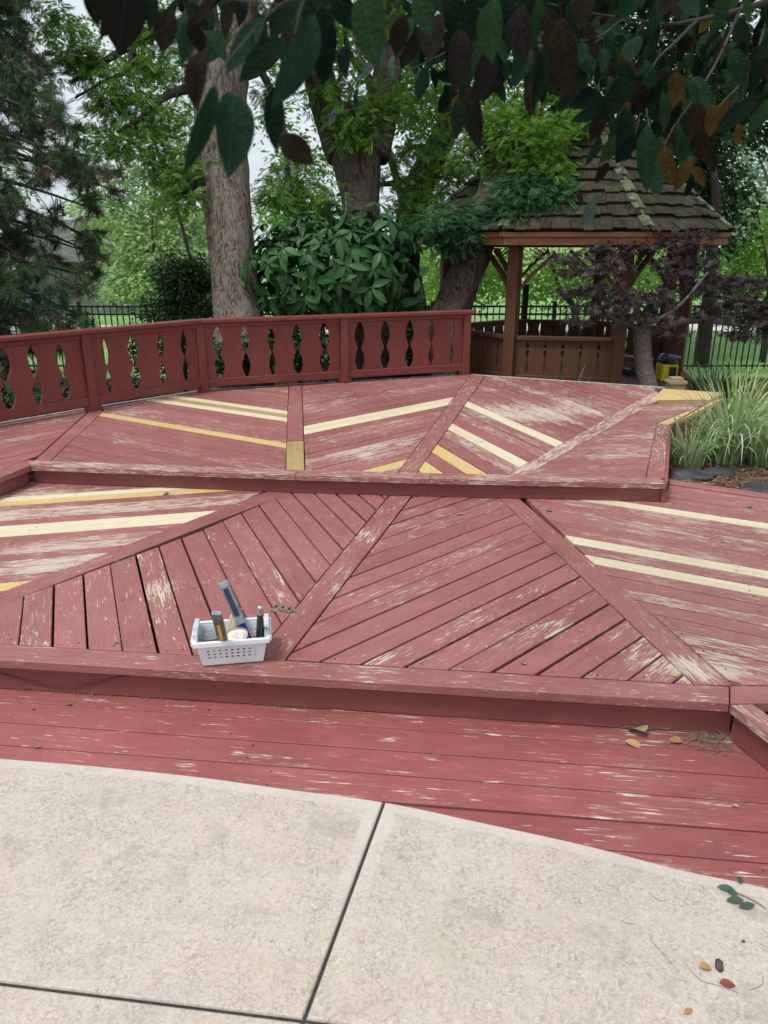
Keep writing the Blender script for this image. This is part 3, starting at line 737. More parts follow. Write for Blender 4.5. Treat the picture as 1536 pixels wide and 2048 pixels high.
# fascia boards (two steps)
for i in range(8):
    a, b = gv(i, RO - 0.01), gv(i + 1, RO - 0.01); d = (b - a).normalized() * 0.004
    beam('fascia_board', a + d + Vector((0, 0, EZ - 0.045)), b - d + Vector((0, 0, EZ - 0.045)), 0.03, 0.06, M_GAZF, gaz)
    a, b = gv(i, RO - 0.045), gv(i + 1, RO - 0.045)
    beam('fascia_board', a + d + Vector((0, 0, EZ - 0.122)), b - d + Vector((0, 0, EZ - 0.122)), 0.03, 0.095, M_GAZF, gaz)
t_ = NT('mossy_shingle'); v_, r_ = t_.objvec()
g_ = t_.noise(t_.map(v_, (34, 5, 34)), 1.0, 4, 0.6); m_ = t_.noise(t_.pos(), 3.4, 4, 0.65)
c_ = t_.mix(t_.rng(g_, 0.3, 0.7), (0.010, 0.009, 0.007), (0.046, 0.038, 0.028)); c_ = t_.mix(t_.math('MULTIPLY', r_, 0.4), c_, (0.07, 0.06, 0.043))
c_ = t_.mix(t_.rng(m_, 0.45, 0.72, 0, 0.75), c_, (0.062, 0.072, 0.030))
M_SHING = t_.fin(c_, 0.95, t_.bump(g_, 0.8, 0.006), 0.1)
roof = link('roof', pymesh('roof', [ev[i] * 0.995 + GC * 0.005 + Vector((0, 0, -0.03)) for i in range(8)] + [APEX + Vector((0, 0, -0.05))], [(i, (i + 1) % 8, 8) for i in range(8)] + [tuple(range(7, -1, -1))]), plain('roof_deck_dark', (0.03, 0.022, 0.017), 0.9), gaz); place(roof, Matrix.Identity(4))
NC = 13
def shingle_data(face, hidden):
    a, b = ev[face], ev[(face + 1) % 8]; e = (b - a); W = e.length; ex = e / W
    m = (a + b) / 2; sl = APEX - m; S = sl.length; ey = sl / S; ez = ex.cross(ey)
    if ez.z < 0: ez = -ez
    out = []
    for k in range(NC):
        s0 = S * k / NC - (0.03 if k == 0 else 0); s1 = min(S * (k + 1) / NC + 0.07, S * 0.995)
        half = W / 2 * (1 - s0 / S); x = -half + random.uniform(-0.12, 0)
        while x < half - 0.02:
            w = random.uniform(0.11, 0.24); x2 = min(x + w, half); x1 = max(x, -half)
            if x2 - x1 > 0.03:
                ht = W / 2 * (1 - s1 / S)
                lo = s0 + random.uniform(-0.03, 0.02); th = random.uniform(0.016, 0.028); lift = 0.026 + random.uniform(0, 0.022)
                t1, t2 = max(x1, -ht), min(x2, ht)
                if t2 < t1: t1 = t2 = (t1 + t2) / 2
                pl = [(x1 + 0.003, lo, lift), (x2 - 0.003, lo, lift), (t2, s1, 0.004), (t1, s1, 0.004)]
                top = [(p[0], p[1], p[2] + th * (1 if p[1] == lo else 0.3)) for p in pl]
                cxx, cyy = (x1 + x2) / 2, (s0 + s1) / 2
                vv = [(p[0] - cxx, p[1] - cyy, p[2]) for p in pl + top]
                M = Matrix((ex, ey, ez)).transposed().to_4x4(); M.translation = m + ex * cxx + ey * cyy
                out.append((vv, M))
            x += w
    return out
SF = [(0, 3, 2, 1), (4, 5, 6, 7), (0, 1, 5, 4), (1, 2, 6, 5), (2, 3, 7, 6), (3, 0, 4, 7)]
rest_v, rest_f = [], []
for face in range(8):
    for vv, M in shingle_data(face, face not in (0, 1, 7)):
        if face in (0, 1, 7):
            o = link('shingle', pymesh('shingle', vv, SF), M_SHING, roof); place(o, M)
        else:
            b = len(rest_v); rest_v += [M @ Vector(p) for p in vv]; rest_f += [tuple(b + i for i in q) for q in SF]
o = link('rear_shingles', pymesh('rear_shingles', rest_v, rest_f), M_SHING, roof); o['kind'] = 'stuff'; place(o, Matrix.Identity(4))
M_CAP = plain('lichen_cap', (0.10, 0.108, 0.062), 0.95, nscale=14, amt=0.5)
for i in range(8):
    e = ev[i]; L = (APEX - e)
    for k in range(9):
        p = e + L * (k / 9.2 + 0.002) + Vector((0, 0, 0.062)); q = e + L * ((k + 0.93) / 9.2) + Vector((0, 0, 0.045))
        for s in ((-1, 1) if i in (0, 1, 2, 7) else (1,)):
            tang = Vector((-(e - GC).y, (e - GC).x, 0)).normalized() * s * 0.042
            up_v = ((e - GC).normalized() * 0.55 + Vector((0, 0, 0.8)) + tang.normalized() * 0.33)
            beam('hip_cap', p + tang - Vector((0, 0, 0.012)), q + tang * 0.9 - Vector((0, 0, 0.012)), 0.075, 0.018, M_CAP, roof, up=tuple(up_v))
# things inside the gazebo
M_YEL = plain('yellow_plastic', (0.72, 0.55, 0.02), 0.45)
def box_bm(c, sx, sy, sz, rz=0.0):
    ca, sa = math.cos(rz), math.sin(rz); v = []
    for z in (0, sz):
        for x, y in ((-sx / 2, -sy / 2), (sx / 2, -sy / 2), (sx / 2, sy / 2), (-sx / 2, sy / 2)): v.append((c[0] + x * ca - y * sa, c[1] + x * sa + y * ca, c[2] + z))
    return v, [(3, 2, 1, 0), (4, 5, 6, 7), (0, 1, 5, 4), (1, 2, 6, 5), (2, 3, 7, 6), (3, 0, 4, 7)]
def bevel_obj(o, w, seg=2):
    m = o.modifiers.new('bevel', 'BEVEL'); m.width = w; m.segments = seg; m.limit_method = 'ANGLE'; return o
yb = AY(1331, 757, 10.55); yb.z = GZ
jug = empty('plastic_tub', yb); tag(jug, 'bright yellow plastic tub on the gazebo floor beside the right post', 'tub')
v, f = box_bm(yb, 0.24, 0.22, 0.235, 0.1); o = bevel_obj(link('body', pymesh('body', v, f), M_YEL, jug), 0.025, 3); place(o, Matrix.Identity(4))
v, f = box_bm(yb + Vector((0.045, -0.118, 0.03)), 0.10, 0.008, 0.17, 0.1); o = link('label_panel', pymesh('label_panel', v, f), plain('black_label', (0.02, 0.025, 0.02), 0.5), jug); place(o, Matrix.Identity(4))
for k in (-0.085, 0.105):
    v, f = box_bm(yb + Vector((k, -0.114, 0.01)), 0.022, 0.014, 0.2, 0.1); o = bevel_obj(link('rib', pymesh('rib', v, f), M_YEL, jug), 0.004); place(o, Matrix.Identity(4))
def lump(name, c, r, mat, parent=None, seed=0, amp=0.25, sub=3, fs=2.5):
    import bmesh
    bm = bmesh.new(); bmesh.ops.create_icosphere(bm, subdivisions=sub, radius=1.0)
    for vv in bm.verts:
        n = mnoise.fractal(vv.co * fs * 0.5 + Vector((seed * 7.1, seed, 0)), 1.0, 2.0, 3)
        vv.co = Vector((vv.co.x * r[0], vv.co.y * r[1], vv.co.z * r[2])) * (1 + amp * n)
    me = bpy.data.meshes.new(name); bm.to_mesh(me); bm.free(); smooth(me)
    o = link(name, me, mat, parent); place(o, Matrix.Translation(c)); return o
bag = lump('folded_tarp', yb + Vector((0.01, 0.0, 0.30)), (0.15, 0.12, 0.075), plain('dark_blue_plastic', (0.035, 0.05, 0.085), 0.25, 0.6), None, 3, 0.35, 3, 4)
tag(bag, 'crumpled dark blue plastic bundle lying on top of the yellow tub', 'tarp')
tb = AY(1268, 745, 11.0); tb.z = GZ
v, f = box_bm(tb, 0.28, 0.2, 0.09, 0.2); tray = bevel_obj(link('tool_tray', pymesh('tool_tray', v, f), plain('black_tray', (0.015, 0.02, 0.022), 0.4)), 0.015)
tag(tray, 'low black tray on the gazebo floor behind the maple trunk', 'tray')
lid = lump('teal_rag', tb + Vector((0.04, 0, 0.115)), (0.11, 0.08, 0.03), plain('teal_cloth', (0.02, 0.10, 0.09), 0.7), None, 5, 0.4, 2, 4); tag(lid, 'crumpled teal rag lying on the black tray', 'rag')
# stub of a capped post behind the deck corner
sp_ = G(1357, 775, zu); sp_ += Vector((0.0, 0.10, 0))
stub = empty('post_stub', (sp_.x, sp_.y, -0.1)); tag(stub, 'short pale post stub with stepped cap at the back corner of the upper deck', 'post')
M_STUB = raw_wood('weathered_post', (0.28, 0.21, 0.13), (0.36, 0.28, 0.18), (0.12, 0.08, 0.05))
beam('shaft', (sp_.x, sp_.y, -0.3), (sp_.x, sp_.y, zu + 0.035), 0.17, 0.17, M_STUB, stub); beam('cap', (sp_.x, sp_.y, zu + 0.036), (sp_.x, sp_.y, zu + 0.065), 0.2, 0.2, M_STUB, stub); beam('cap_top', (sp_.x, sp_.y, zu + 0.066), (sp_.x, sp_.y, zu + 0.10), 0.13, 0.13, M_STUB, stub)

# ================================================================== FENCE, HOUSE
FY, FZ0, FZ1 = 14.35, -0.46, 0.80
fence = empty('metal_fence', (0, FY, FZ0)); tag(fence, 'black metal picket fence across the lawn behind the gazebo and railing', 'fence')
def simple_box(w, d, h, name):
    v, f = box_bm((0, 0, 0), w, d, h); return pymesh(name, v, f)
pk = simple_box(0.02, 0.02, FZ1 - FZ0 - 0.07, 'picket'); pk.materials.append(M_BLACK)
ps = simple_box(0.065, 0.065, FZ1 - FZ0 + 0.06, 'fence_post'); ps.materials.append(M_BLACK)
def pick_line(x0, x1):
    x = x0; k = 0
    while x < x1:
        if k % 20 == 0: o = link('fence_post', ps, None, fence); place(o, Matrix.Translation((x, FY, FZ0)))
        else: o = link('picket', pk, None, fence); place(o, Matrix.Translation((x, FY, FZ0 + 0.07)))
        x += 0.113; k += 1
pick_line(-7.9, -3.2); pick_line(0.9, 8.7)
for z in (FZ0 + 0.14, FZ1 - 0.17, FZ1 - 0.03):
    beam('fence_rail', (-9, FY, z), (10, FY, z), 0.03, 0.035, M_BLACK, fence, cham=0.003)
tp = AY(1047, 650, 13.9)
tall = empty('tall_post', (tp.x, 13.9, FZ0)); tag(tall, 'tall square black post standing by the fence behind the gazebo railing', 'post')
beam('shaft', (tp.x, 13.9, FZ0), (tp.x, 13.9, 1.16), 0.10, 0.10, M_BLACK, tall); beam('cap', (tp.x, 13.9, 1.161), (tp.x, 13.9, 1.185), 0.125, 0.125, M_BLACK, tall)

HY = 27.0
house = empty('neighbour_house', (AY(215, 620, HY).x, HY, -0.46)); tag(house, 'pale green house with shuttered window beyond the fence at left', 'house')
hx0, hx1 = AY(60, 600, HY).x, AY(430, 600, HY).x
v, f = box_bm(((hx0 + hx1) / 2, HY + 2.5, -0.5), hx1 - hx0, 5, 1.75); o = link('wall', pymesh('wall', v, f), plain('pale_green_siding', (0.17, 0.22, 0.165), 0.8, nscale=2, amt=0.06), house); place(o, Matrix.Identity(4))
rz_ = 1.40; v = [(hx0 - .4, HY - .45, rz_ - .15), (hx1 + .4, HY - .45, rz_ - .15), (hx1 + .4, HY + 5.4, rz_ - .15), (hx0 - .4, HY + 5.4, rz_ - .15), (hx0 - .4, HY + 2.5, rz_ + 1.25), (hx1 + .4, HY + 2.5, rz_ + 1.25)]
o = link('house_roof', pymesh('house_roof', v, [(0, 1, 5, 4), (2, 3, 4, 5), (0, 4, 3), (1, 2, 5), (3, 2, 1, 0)]), plain('grey_roof', (0.10, 0.105, 0.10), 0.9, nscale=3, amt=0.3), house); place(o, Matrix.Identity(4))
wx = AY(253, 615, HY).x
def bx(name, c, sx, sy, sz, mat, parent):
    v, f = box_bm(c, sx, sy, sz); o = link(name, pymesh(name, v, f), mat, parent); place(o, Matrix.Identity(4)); return o
win = bx('window', (wx, HY - 0.03, -0.2), 0.5, 0.05, 1.35, plain('window_white', (0.7, 0.72, 0.72), 0.5), house)
t_ = NT('window_pane'); M_PANE = t_.fin((0.05, 0.06, 0.07), 0.08, None, 0.6)
bx('pane', (wx, HY - 0.06, -0.14), 0.4, 0.02, 0.58, M_PANE, win); bx('pane', (wx, HY - 0.06, 0.50), 0.4, 0.02, 0.58, M_PANE, win)
for s in (-1, 1): bx('shutter', (wx + s * 0.40, HY - 0.03, -0.23), 0.24, 0.05, 1.42, plain('shutter_dark', (0.02, 0.025, 0.035), 0.6), house)

# ================================================================== VEGETATION
def unit(a): return a / np.maximum(np.linalg.norm(a, axis=1, keepdims=True), 1e-9)
def frames(d, roll=None, ref=None):
    """rotation matrices whose local y is d"""
    n = len(d); y = unit(d)
    r = np.tile(np.array([[0, 0, 1.0]]), (n, 1)) if ref is None else ref
    x = np.cross(y, r); bad = np.linalg.norm(x, axis=1) < 0.05; x[bad] = np.array([1.0, 0, 0]); x = unit(x)
    z = np.cross(x, y)
    if roll is not None:
        c, s = np.cos(roll)[:, None], np.sin(roll)[:, None]; x, z = x * c + z * s, z * c - x * s
    return np.stack([x, y, z], axis=2)
def scatter(tv, tf, pos, rot, scl):
    n, m = len(pos), len(tv)
    v = np.einsum('nij,mj->nmi', rot, tv) * scl[:, None, None] + pos[:, None, :]
    f = (np.arange(n) * m)[:, None, None] + tf[None]
    return v.reshape(-1, 3), f.reshape(-1, tf.shape[1])
def join(parts):
    vs, fs, o = [], [], 0
    for v, f in parts: vs.append(v); fs.append(f + o); o += len(v)
    return np.concatenate(vs), np.concatenate(fs)
# leaf templates (local y = along the leaf, unit length)
T_DIA = (np.array([[0, 0, 0], [0.24, 0.45, 0.05], [0, 1, -0.06], [-0.24, 0.45, 0.05]]), np.array([[0, 1, 2, 3]]))
T_WIDE = (np.array([[0, 0, 0], [0.36, 0.42, 0.07], [0, 1, -0.1], [-0.36, 0.42, 0.07]]), np.array([[0, 1, 2, 3]]))
def pinnate(k=8):
    v, f = [], []
    for i in range(k):
        y = 0.12 + 0.80 * i / (k - 1); z = -0.16 * (y ** 2); L = 0.27 * (1 - 0.35 * abs(2 * y - 1))
        for s in (-1, 1):
            b = len(v); dx, dy = s * L * 0.86, L * 0.42
            px, py = -dy * s * 0.24, dx * s * 0.24
            v += [(0, y, z), (dx * .5 + px, y + dy * .5 + py, z + .01), (dx, y + dy, z - .045), (dx * .5 - px, y + dy * .5 - py, z + .01)]
            f.append((b, b + 1, b + 2, b + 3))
    b = len(v); v += [(-.008, 0, 0), (.008, 0, 0), (.004, .95, -.145), (-.004, .95, -.145)]; f.append((b, b + 1, b + 2, b + 3))
    return np.array(v, float), np.array(f)
T_PIN = pinnate()
def palm(k=7):
    v, f = [], []
    for i in range(k):
        a = math.radians(-105 + 210 * i / (k - 1)); L = 1.0 - 0.42 * abs(2 * i / (k - 1) - 1); c, s = math.cos(a), math.sin(a)
        b = len(v); v += [(0, 0, 0), (s * L * .5 + c * .07, c * L * .5 - s * .07, 0.01), (s * L, c * L, -.1), (s * L * .5 - c * .07, c * L * .5 + s * .07, .01)]; f.append((b, b + 1, b + 2, b + 3))
    return np.array(v, float), np.array(f)
T_PALM = palm()
def blob_pts(blobs, per_clump, clump_r, thin=0.55):
    """blobs: (px, py, depth, rx_px, ry_px, n clumps[, depth radius]) -> points and clump centres"""
    pts, cen = [], []
    for b in blobs:
        px, py, dep, rx, ry, n = b[:6]; c = A(px, py, dep); sx, sz = rx / FPX * dep, ry / FPX * dep; sy = b[6] if len(b) > 6 else (sx + sz) / 2
        q = unit(rng.normal(size=(n, 3))) * (rng.random((n, 1)) ** 0.42) * np.array([sx, sy, sz]) + np.array(c)
        for k in q:
            m = max(2, int(per_clump * rng.uniform(0.5, 1.4)))
            p = rng.normal(size=(m, 3)) * np.array([clump_r, clump_r, clump_r * thin]) + k
            pts.append(p); cen.append(np.tile(k, (m, 1)))
    return np.concatenate(pts), np.concatenate(cen)
def foliage(name, blobs, tmpl, size, per_clump, clump_r, mat, parent, droop=0.35, jitter=0.7, thin=0.55, outward=1.0):
    p, c = blob_pts(blobs, per_clump, clump_r, thin); n = len(p)
    d = unit(p - c) * outward + rng.normal(size=(n, 3)) * jitter; d[:, 2] = d[:, 2] * 0.6 - droop
    rot = frames(d, rng.normal(size=n) * 0.7)
    v, f = scatter(tmpl[0], tmpl[1], p, rot, size * rng.uniform(0.65, 1.3, n))
    o = link(name, npmesh(name, v, f), mat, parent); return place(o, Matrix.Identity(4))

def trunk(name, path, mat, parent, seg=44, n=26, amp=0.020, ang_f=17.0, zf=1.3, flare=0.0):
    """path: (Vector, radius); furrowed bark is real relief"""
    s = spline(path, n); pts = [p for p, _ in s]; v, f = tube_np(pts, [1.0] * len(s), seg, True)
    out = []
    for i, (p, r) in enumerate(s):
        ring = v[i * seg:(i + 1) * seg]
        for k, q in enumerate(ring):
            dirv = q - p; a = 2 * math.pi * k / seg
            c = Vector((math.cos(a) * ang_f * 0.5, math.sin(a) * ang_f * 0.5, p.z * zf))
            w = mnoise.noise(c * 0.6) * 0.8; h = mnoise.noise(c + Vector((w, w, w * .3))); h2 = mnoise.noise(Vector((math.cos(a) * 1.2, math.sin(a) * 1.2, p.z * 0.9)))
            rr = r * (1 + 0.07 * h2) + amp * (1 - 2.2 * abs(h)) * min(1, r / 0.2)
            if flare: rr *= 1 + flare * max(0, 1 - (i / len(s)) * 7) * (1 + 0.4 * math.cos(3 * a + 1))
            out.append(p + dirv * rr)
    o = link(name, pymesh(name, out, f, True), mat, parent)
    return place(o, Matrix.Identity(4))
def limb(name, path, mat, parent, seg=10, n=5):
    s = spline(path, n); pts = []
    for i, (p, r) in enumerate(s): pts.append(p + Vector((mnoise.noise(p * 3), mnoise.noise(p * 3 + Vector((5, 0, 0))), mnoise.noise(p * 3 + Vector((0, 7, 0))))) * 0.5 * min(r, .06))
    v, f = tube_np(pts, [r for _, r in s], seg)
    o = link(name, pymesh(name, v, f, True), mat, parent); return place(o, Matrix.Identity(4))
def pp_(px, py, dep, rpx): return (A(px, py, dep), rpx / FPX * dep)
def many_limbs(name, paths, mat, parent, seg=7, n=4):
    vs, fs = [], []
    for path in paths:
        s = spline(path, n); v, f = tube_np([p for p, _ in s], [r for _, r in s], seg, False); b = len(vs); vs += v; fs += [tuple(b + i for i in q) for q in f]
    o = link(name, pymesh(name, vs, fs, True), mat, parent); return place(o, Matrix.Identity(4))

L_LOCUST = leaf_mat('locust_leaf', (0.075, 0.20, 0.022), (0.20, 0.37, 0.048), 0.5)
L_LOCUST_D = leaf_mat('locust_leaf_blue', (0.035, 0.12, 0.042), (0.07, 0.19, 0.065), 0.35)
L_BRIGHT = leaf_mat('bright_leaf', (0.24, 0.46, 0.06), (0.42, 0.64, 0.13), 0.5)
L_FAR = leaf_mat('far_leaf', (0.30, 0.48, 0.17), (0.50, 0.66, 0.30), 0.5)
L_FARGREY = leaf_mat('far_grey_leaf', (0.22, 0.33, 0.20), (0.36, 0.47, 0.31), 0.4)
L_DARK = leaf_mat('dark_leaf', (0.022, 0.070, 0.020), (0.055, 0.125, 0.032), 0.3)
L_YEW = leaf_mat('yew_leaf', (0.028, 0.075, 0.02), (0.075, 0.15, 0.035), 0.25)
L_NEEDLE = leaf_mat('pine_needle', (0.028, 0.072, 0.028), (0.085, 0.145, 0.050), 0.15, 0.45)
L_DEADN = leaf_mat('dead_needle', (0.085, 0.055, 0.035), (0.15, 0.105, 0.07), 0.15, 0.7)
L_SPRUCE = leaf_mat('blue_spruce_needle', (0.09, 0.15, 0.155), (0.16, 0.23, 0.235), 0.15, 0.6)
L_MAPLE = leaf_mat('maple_leaf_purple', (0.036, 0.026, 0.028), (0.105, 0.078, 0.072), 0.3, 0.45)
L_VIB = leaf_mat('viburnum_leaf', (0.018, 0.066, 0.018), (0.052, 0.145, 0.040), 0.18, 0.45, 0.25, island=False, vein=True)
L_VIB_SHADE = leaf_mat('viburnum_leaf_shaded', (0.016, 0.058, 0.016), (0.045, 0.125, 0.035), 0.18, 0.45, 0.25)  # shade between leaves painted in: darker copy of the outer leaf colour

# ---- big tree behind the railing, left (two-stemmed above)
D1 = 9.35
t1 = empty('shade_tree', G(482, 770, -0.1)); b0 = A(486, 800, D1)
tag(t1, 'tall tree with furrowed grey-brown trunk left of the broad-leaved shrub', 'tree')
trunk('trunk', [(A(492, 860, D1), 64 / FPX * D1), pp_(484, 700, D1, 53), pp_(474, 600, D1, 46), pp_(462, 480, D1, 44), pp_(451, 360, D1, 46), pp_(440, 250, D1, 49), pp_(438, 130, D1, 58)], M_BARK1, t1, flare=0.12)
trunk('trunk_fork', [pp_(420, 190, D1, 33), pp_(404, 60, D1, 34), pp_(392, -80, D1, 32), pp_(380, -260, D1 + .1, 27), pp_(350, -520, D1 + .2, 18)], M_BARK1, t1, n=16)
trunk('trunk_fork', [pp_(455, 190, D1, 34), pp_(474, 60, D1, 34), pp_(492, -80, D1 + .1, 32), pp_(520, -260, D1 + .2, 26), pp_(560, -520, D1 + .3, 16)], M_BARK1, t1, n=16)
for pth in ([pp_(405, 70, D1, 13), pp_(330, 50, D1 - .1, 10), pp_(265, 90, D1 - .2, 8), pp_(205, 125, D1 - .3, 6), pp_(140, 165, D1 - .4, 3)],
            [pp_(415, 175, D1, 12), pp_(360, 180, D1 - .2, 9), pp_(320, 200, D1 - .3, 7), pp_(290, 230, D1 - .4, 5), pp_(235, 265, D1 - .5, 3)],
            [pp_(268, 88, D1 - .2, 6), pp_(255, 140, D1 - .3, 5), pp_(215, 160, D1 - .3, 3), pp_(150, 195, D1 - .4, 2)],
            [pp_(425, 345, D1, 9), pp_(395, 365, D1 - .1, 7), pp_(372, 385, D1 - .2, 5), pp_(350, 380, D1 - .2, 3)],
            [pp_(480, 150, D1, 14), pp_(530, 130, D1, 11), pp_(600, 60, D1 + .2, 8), pp_(660, 10, D1 + .3, 5)],
            [pp_(520, 140, D1, 8), pp_(560, 220, D1 + .2, 6), pp_(575, 330, D1 + .3, 5), pp_(585, 390, D1 + .3, 3)],
            [pp_(470, 60, D1, 10), pp_(540, 30, D1 - .2, 7), pp_(600, -30, D1 - .3, 4)],
            [pp_(395, -60, D1, 12), pp_(300, -80, D1 - .2, 9), pp_(200, -60, D1 - .4, 5), pp_(120, 0, D1 - .5, 3)]):
    limb('branch', pth, M_BARK3, t1)
foliage('crown', [(110, 40, 9, 55, 50, 22), (150, 95, 9, 45, 30, 18), (250, 165, 9, 60, 30, 20), (300, 300, 9.2, 50, 40, 20), (300, 95, 9.1, 50, 40, 16), (190, 260, 9.1, 40, 40, 12), (400, 130, 9.6, 40, 70, 20), (150, 115, 9, 40, 25, 14), (125, 150, 9, 30, 25, 10), (185, 120, 9, 35, 25, 14), (205, 150, 9, 30, 22, 9),
    (235, 195, 9, 38, 28, 14), (195, 205, 9, 28, 18, 8), (255, 225, 9, 40, 28, 15), (240, 285, 8.9, 40, 24, 20), (300, 225, 9.1, 40, 30, 16), (330, 140, 9.2, 40, 35, 16), (345, 235, 9.2, 32, 35, 14),
    (275, 130, 9.1, 35, 30, 12), (335, 55, 9.2, 45, 35, 16), (290, 20, 9.1, 40, 30, 10), (370, 300, 9.3, 32, 25, 12), (345, 345, 9.1, 42, 28, 22), (370, 390, 9.1, 40, 26, 20), (395, 345, 9.2, 28, 25, 10),
    (560, 50, 9.6, 60, 50, 30), (640, 40, 9.7, 60, 45, 26), (540, 180, 9.5, 30, 50, 14), (575, 330, 9.7, 45, 35, 18), (600, 395, 9.9, 70, 35, 34), (545, 385, 9.7, 30, 45, 20), (500, 10, 9.5, 60, 40, 20),
    (380, -120, 9.2, 220, 90, 60), (600, -140, 9.6, 160, 90, 40), (200, -110, 8.9, 120, 70, 26)], T_PIN, 0.145, 9, 0.085, L_LOCUST, t1)

# ---- second big tree, forked
D2 = 10.6
t2 = empty('forked_tree', A(722, 800, D2)); tag(t2, 'stout forked tree rising behind the broad-leaved shrub in the middle', 'tree')
trunk('trunk', [pp_(728, 800, D2, 46), pp_(728, 600, D2, 38), pp_(727, 480, D2, 34), pp_(722, 400, D2, 36), pp_(714, 330, D2, 46), pp_(708, 275, D2, 58), pp_(706, 235, D2, 62)], M_BARK2, t2, flare=0.1)
trunk('trunk_fork', [pp_(690, 310, D2, 36), pp_(662, 240, D2, 32), pp_(640, 160, D2 - .1, 28), pp_(622, 60, D2 - .1, 25), pp_(606, -80, D2, 21), pp_(590, -300, D2, 14)], M_BARK2, t2, n=14)
trunk('trunk_fork', [pp_(738, 310, D2, 38), pp_(758, 240, D2, 33), pp_(772, 170, D2, 28), pp_(780, 80, D2, 24), pp_(790, -60, D2 + .1, 24), pp_(810, -300, D2 + .2, 15)], M_BARK2, t2, n=14)
for pth in ([pp_(640, 170, D2, 10), pp_(600, 150, D2 - .2, 7), pp_(540, 190, D2 - .3, 4)], [pp_(775, 150, D2, 10), pp_(830, 110, D2, 7), pp_(900, 90, D2 + .1, 4)], [pp_(770, 190, D2, 9), pp_(700, 110, D2 - .3, 6), pp_(690, 40, D2 - .4, 4)]):
    limb('branch', pth, M_BARK3, t2)
foliage('crown', [(640, 185, 10.2, 50, 40, 20), (705, 250, 10.0, 60, 45, 40), (735, 205, 10.1, 55, 40, 26), (785, 195, 10.3, 40, 50, 22), (690, 150, 10.4, 50, 40, 14), (830, 205, 10.8, 55, 45, 24), (855, 270, 10.9, 55, 45, 26),
    (800, 330, 10.8, 40, 45, 20), (830, 400, 10.9, 50, 40, 26), (870, 130, 10.9, 70, 55, 28), (760, 60, 10.5, 70, 60, 22), (850, 30, 10.7, 80, 50, 26), (930, 40, 10.9, 70, 50, 22), (700, -80, 10.4, 160, 70, 40), (880, -90, 10.6, 130, 70, 34)],
    T_PIN, 0.15, 9, 0.095, L_LOCUST, t2)

# ---- dark tree leaning right behind it
D4 = 12.3
t4 = empty('leaning_dark_tree', A(805, 760, D4)); tag(t4, 'dark slender trunk leaning right between the forked tree and the gazebo roof', 'tree')
trunk('trunk', [pp_(800, 780, D4, 34), pp_(806, 560, D4, 30), pp_(818, 450, D4, 27), pp_(840, 370, D4, 27), pp_(868, 310, D4, 25), pp_(895, 250, D4, 23), pp_(920, 170, D4, 20), pp_(950, 60, D4, 17), pp_(980, -100, D4, 12)], M_BARK3, t4, n=14)
limb('branch', [pp_(830, 360, D4, 8), pp_(790, 365, D4, 6), pp_(745, 370, D4 - .2, 4)], M_BARK3, t4); limb('branch', [pp_(850, 300, D4, 7), pp_(825, 295, D4, 5), pp_(800, 315, D4, 3)], M_BARK3, t4)
foliage('crown', [(900, 350, 12.0, 55, 45, 34), (870, 420, 12.1, 60, 40, 34), (800, 440, 12.3, 40, 35, 16), (940, 300, 12.2, 50, 50, 24), (920, 200, 12.4, 60, 50, 20), (980, 150, 12.6, 60, 60, 20), (960, 30, 12.4, 90, 70, 34), (1080, 40, 12.8, 90, 70, 34), (960, -90, 12.4, 150, 60, 30)], T_PIN, 0.17, 9, 0.11, L_LOCUST, t4)

# ---- leaning trunk at the end of the railing, in front of the gazebo
D3 = 10.15
t3 = empty('leaning_locust', A(890, 760, D3)); tag(t3, 'thick leaning trunk with feathery leaves in front of the gazebo', 'tree')
trunk('trunk', [pp_(868, 760, D3, 44), pp_(896, 640, D3, 37), pp_(924, 565, D3, 33), pp_(952, 500, D3, 31), pp_(976, 430, D3, 30), pp_(995, 370, D3, 33), pp_(1012, 325, D3, 38), pp_(1022, 295, D3, 32)], M_BARK2, t3, flare=0.08)
trunk('trunk_fork', [pp_(1010, 345, D3, 26), pp_(1040, 270, D3 - .1, 20), pp_(1065, 180, D3 - .1, 15), pp_(1080, 60, D3, 12), pp_(1090, -120, D3, 9)], M_BARK3, t3, n=12)
for pth in ([pp_(985, 400, D3, 10), pp_(930, 440, D3 - .25, 7), pp_(870, 460, D3 - .4, 4)], [pp_(1005, 350, D3, 11), pp_(1060, 370, D3 - .3, 7), pp_(1110, 400, D3 - .4, 4)], [pp_(1000, 340, D3, 10), pp_(970, 290, D3 - .2, 7), pp_(950, 230, D3 - .3, 4)], [pp_(1035, 330, D3, 9), pp_(1090, 300, D3 - .3, 6), pp_(1125, 310, D3 - .4, 3)]):
    limb('branch', pth, M_BARK3, t3)
foliage('crown', [(1000, 235, 9.9, 55, 40, 28), (1050, 285, 9.7, 70, 45, 70), (1085, 340, 9.6, 50, 30, 40), (965, 270, 10.0, 40, 40, 18), (1085, 320, 9.8, 45, 30, 26), (1100, 285, 9.9, 35, 30, 14), (1010, 320, 9.9, 50, 30, 20), (1060, 220, 10.0, 50, 40, 22), (1130, 215, 10.1, 40, 40, 14), (1000, 180, 10.1, 60, 40, 16), (930, 330, 10.4, 40, 25, 14), (1120, 170, 10.0, 60, 50, 34), (1150, 250, 9.9, 45, 40, 22), (1110, 350, 9.8, 40, 30, 20), (1180, 120, 10.1, 60, 50, 26)], T_PIN, 0.125, 14, 0.085, L_LOCUST, t3)
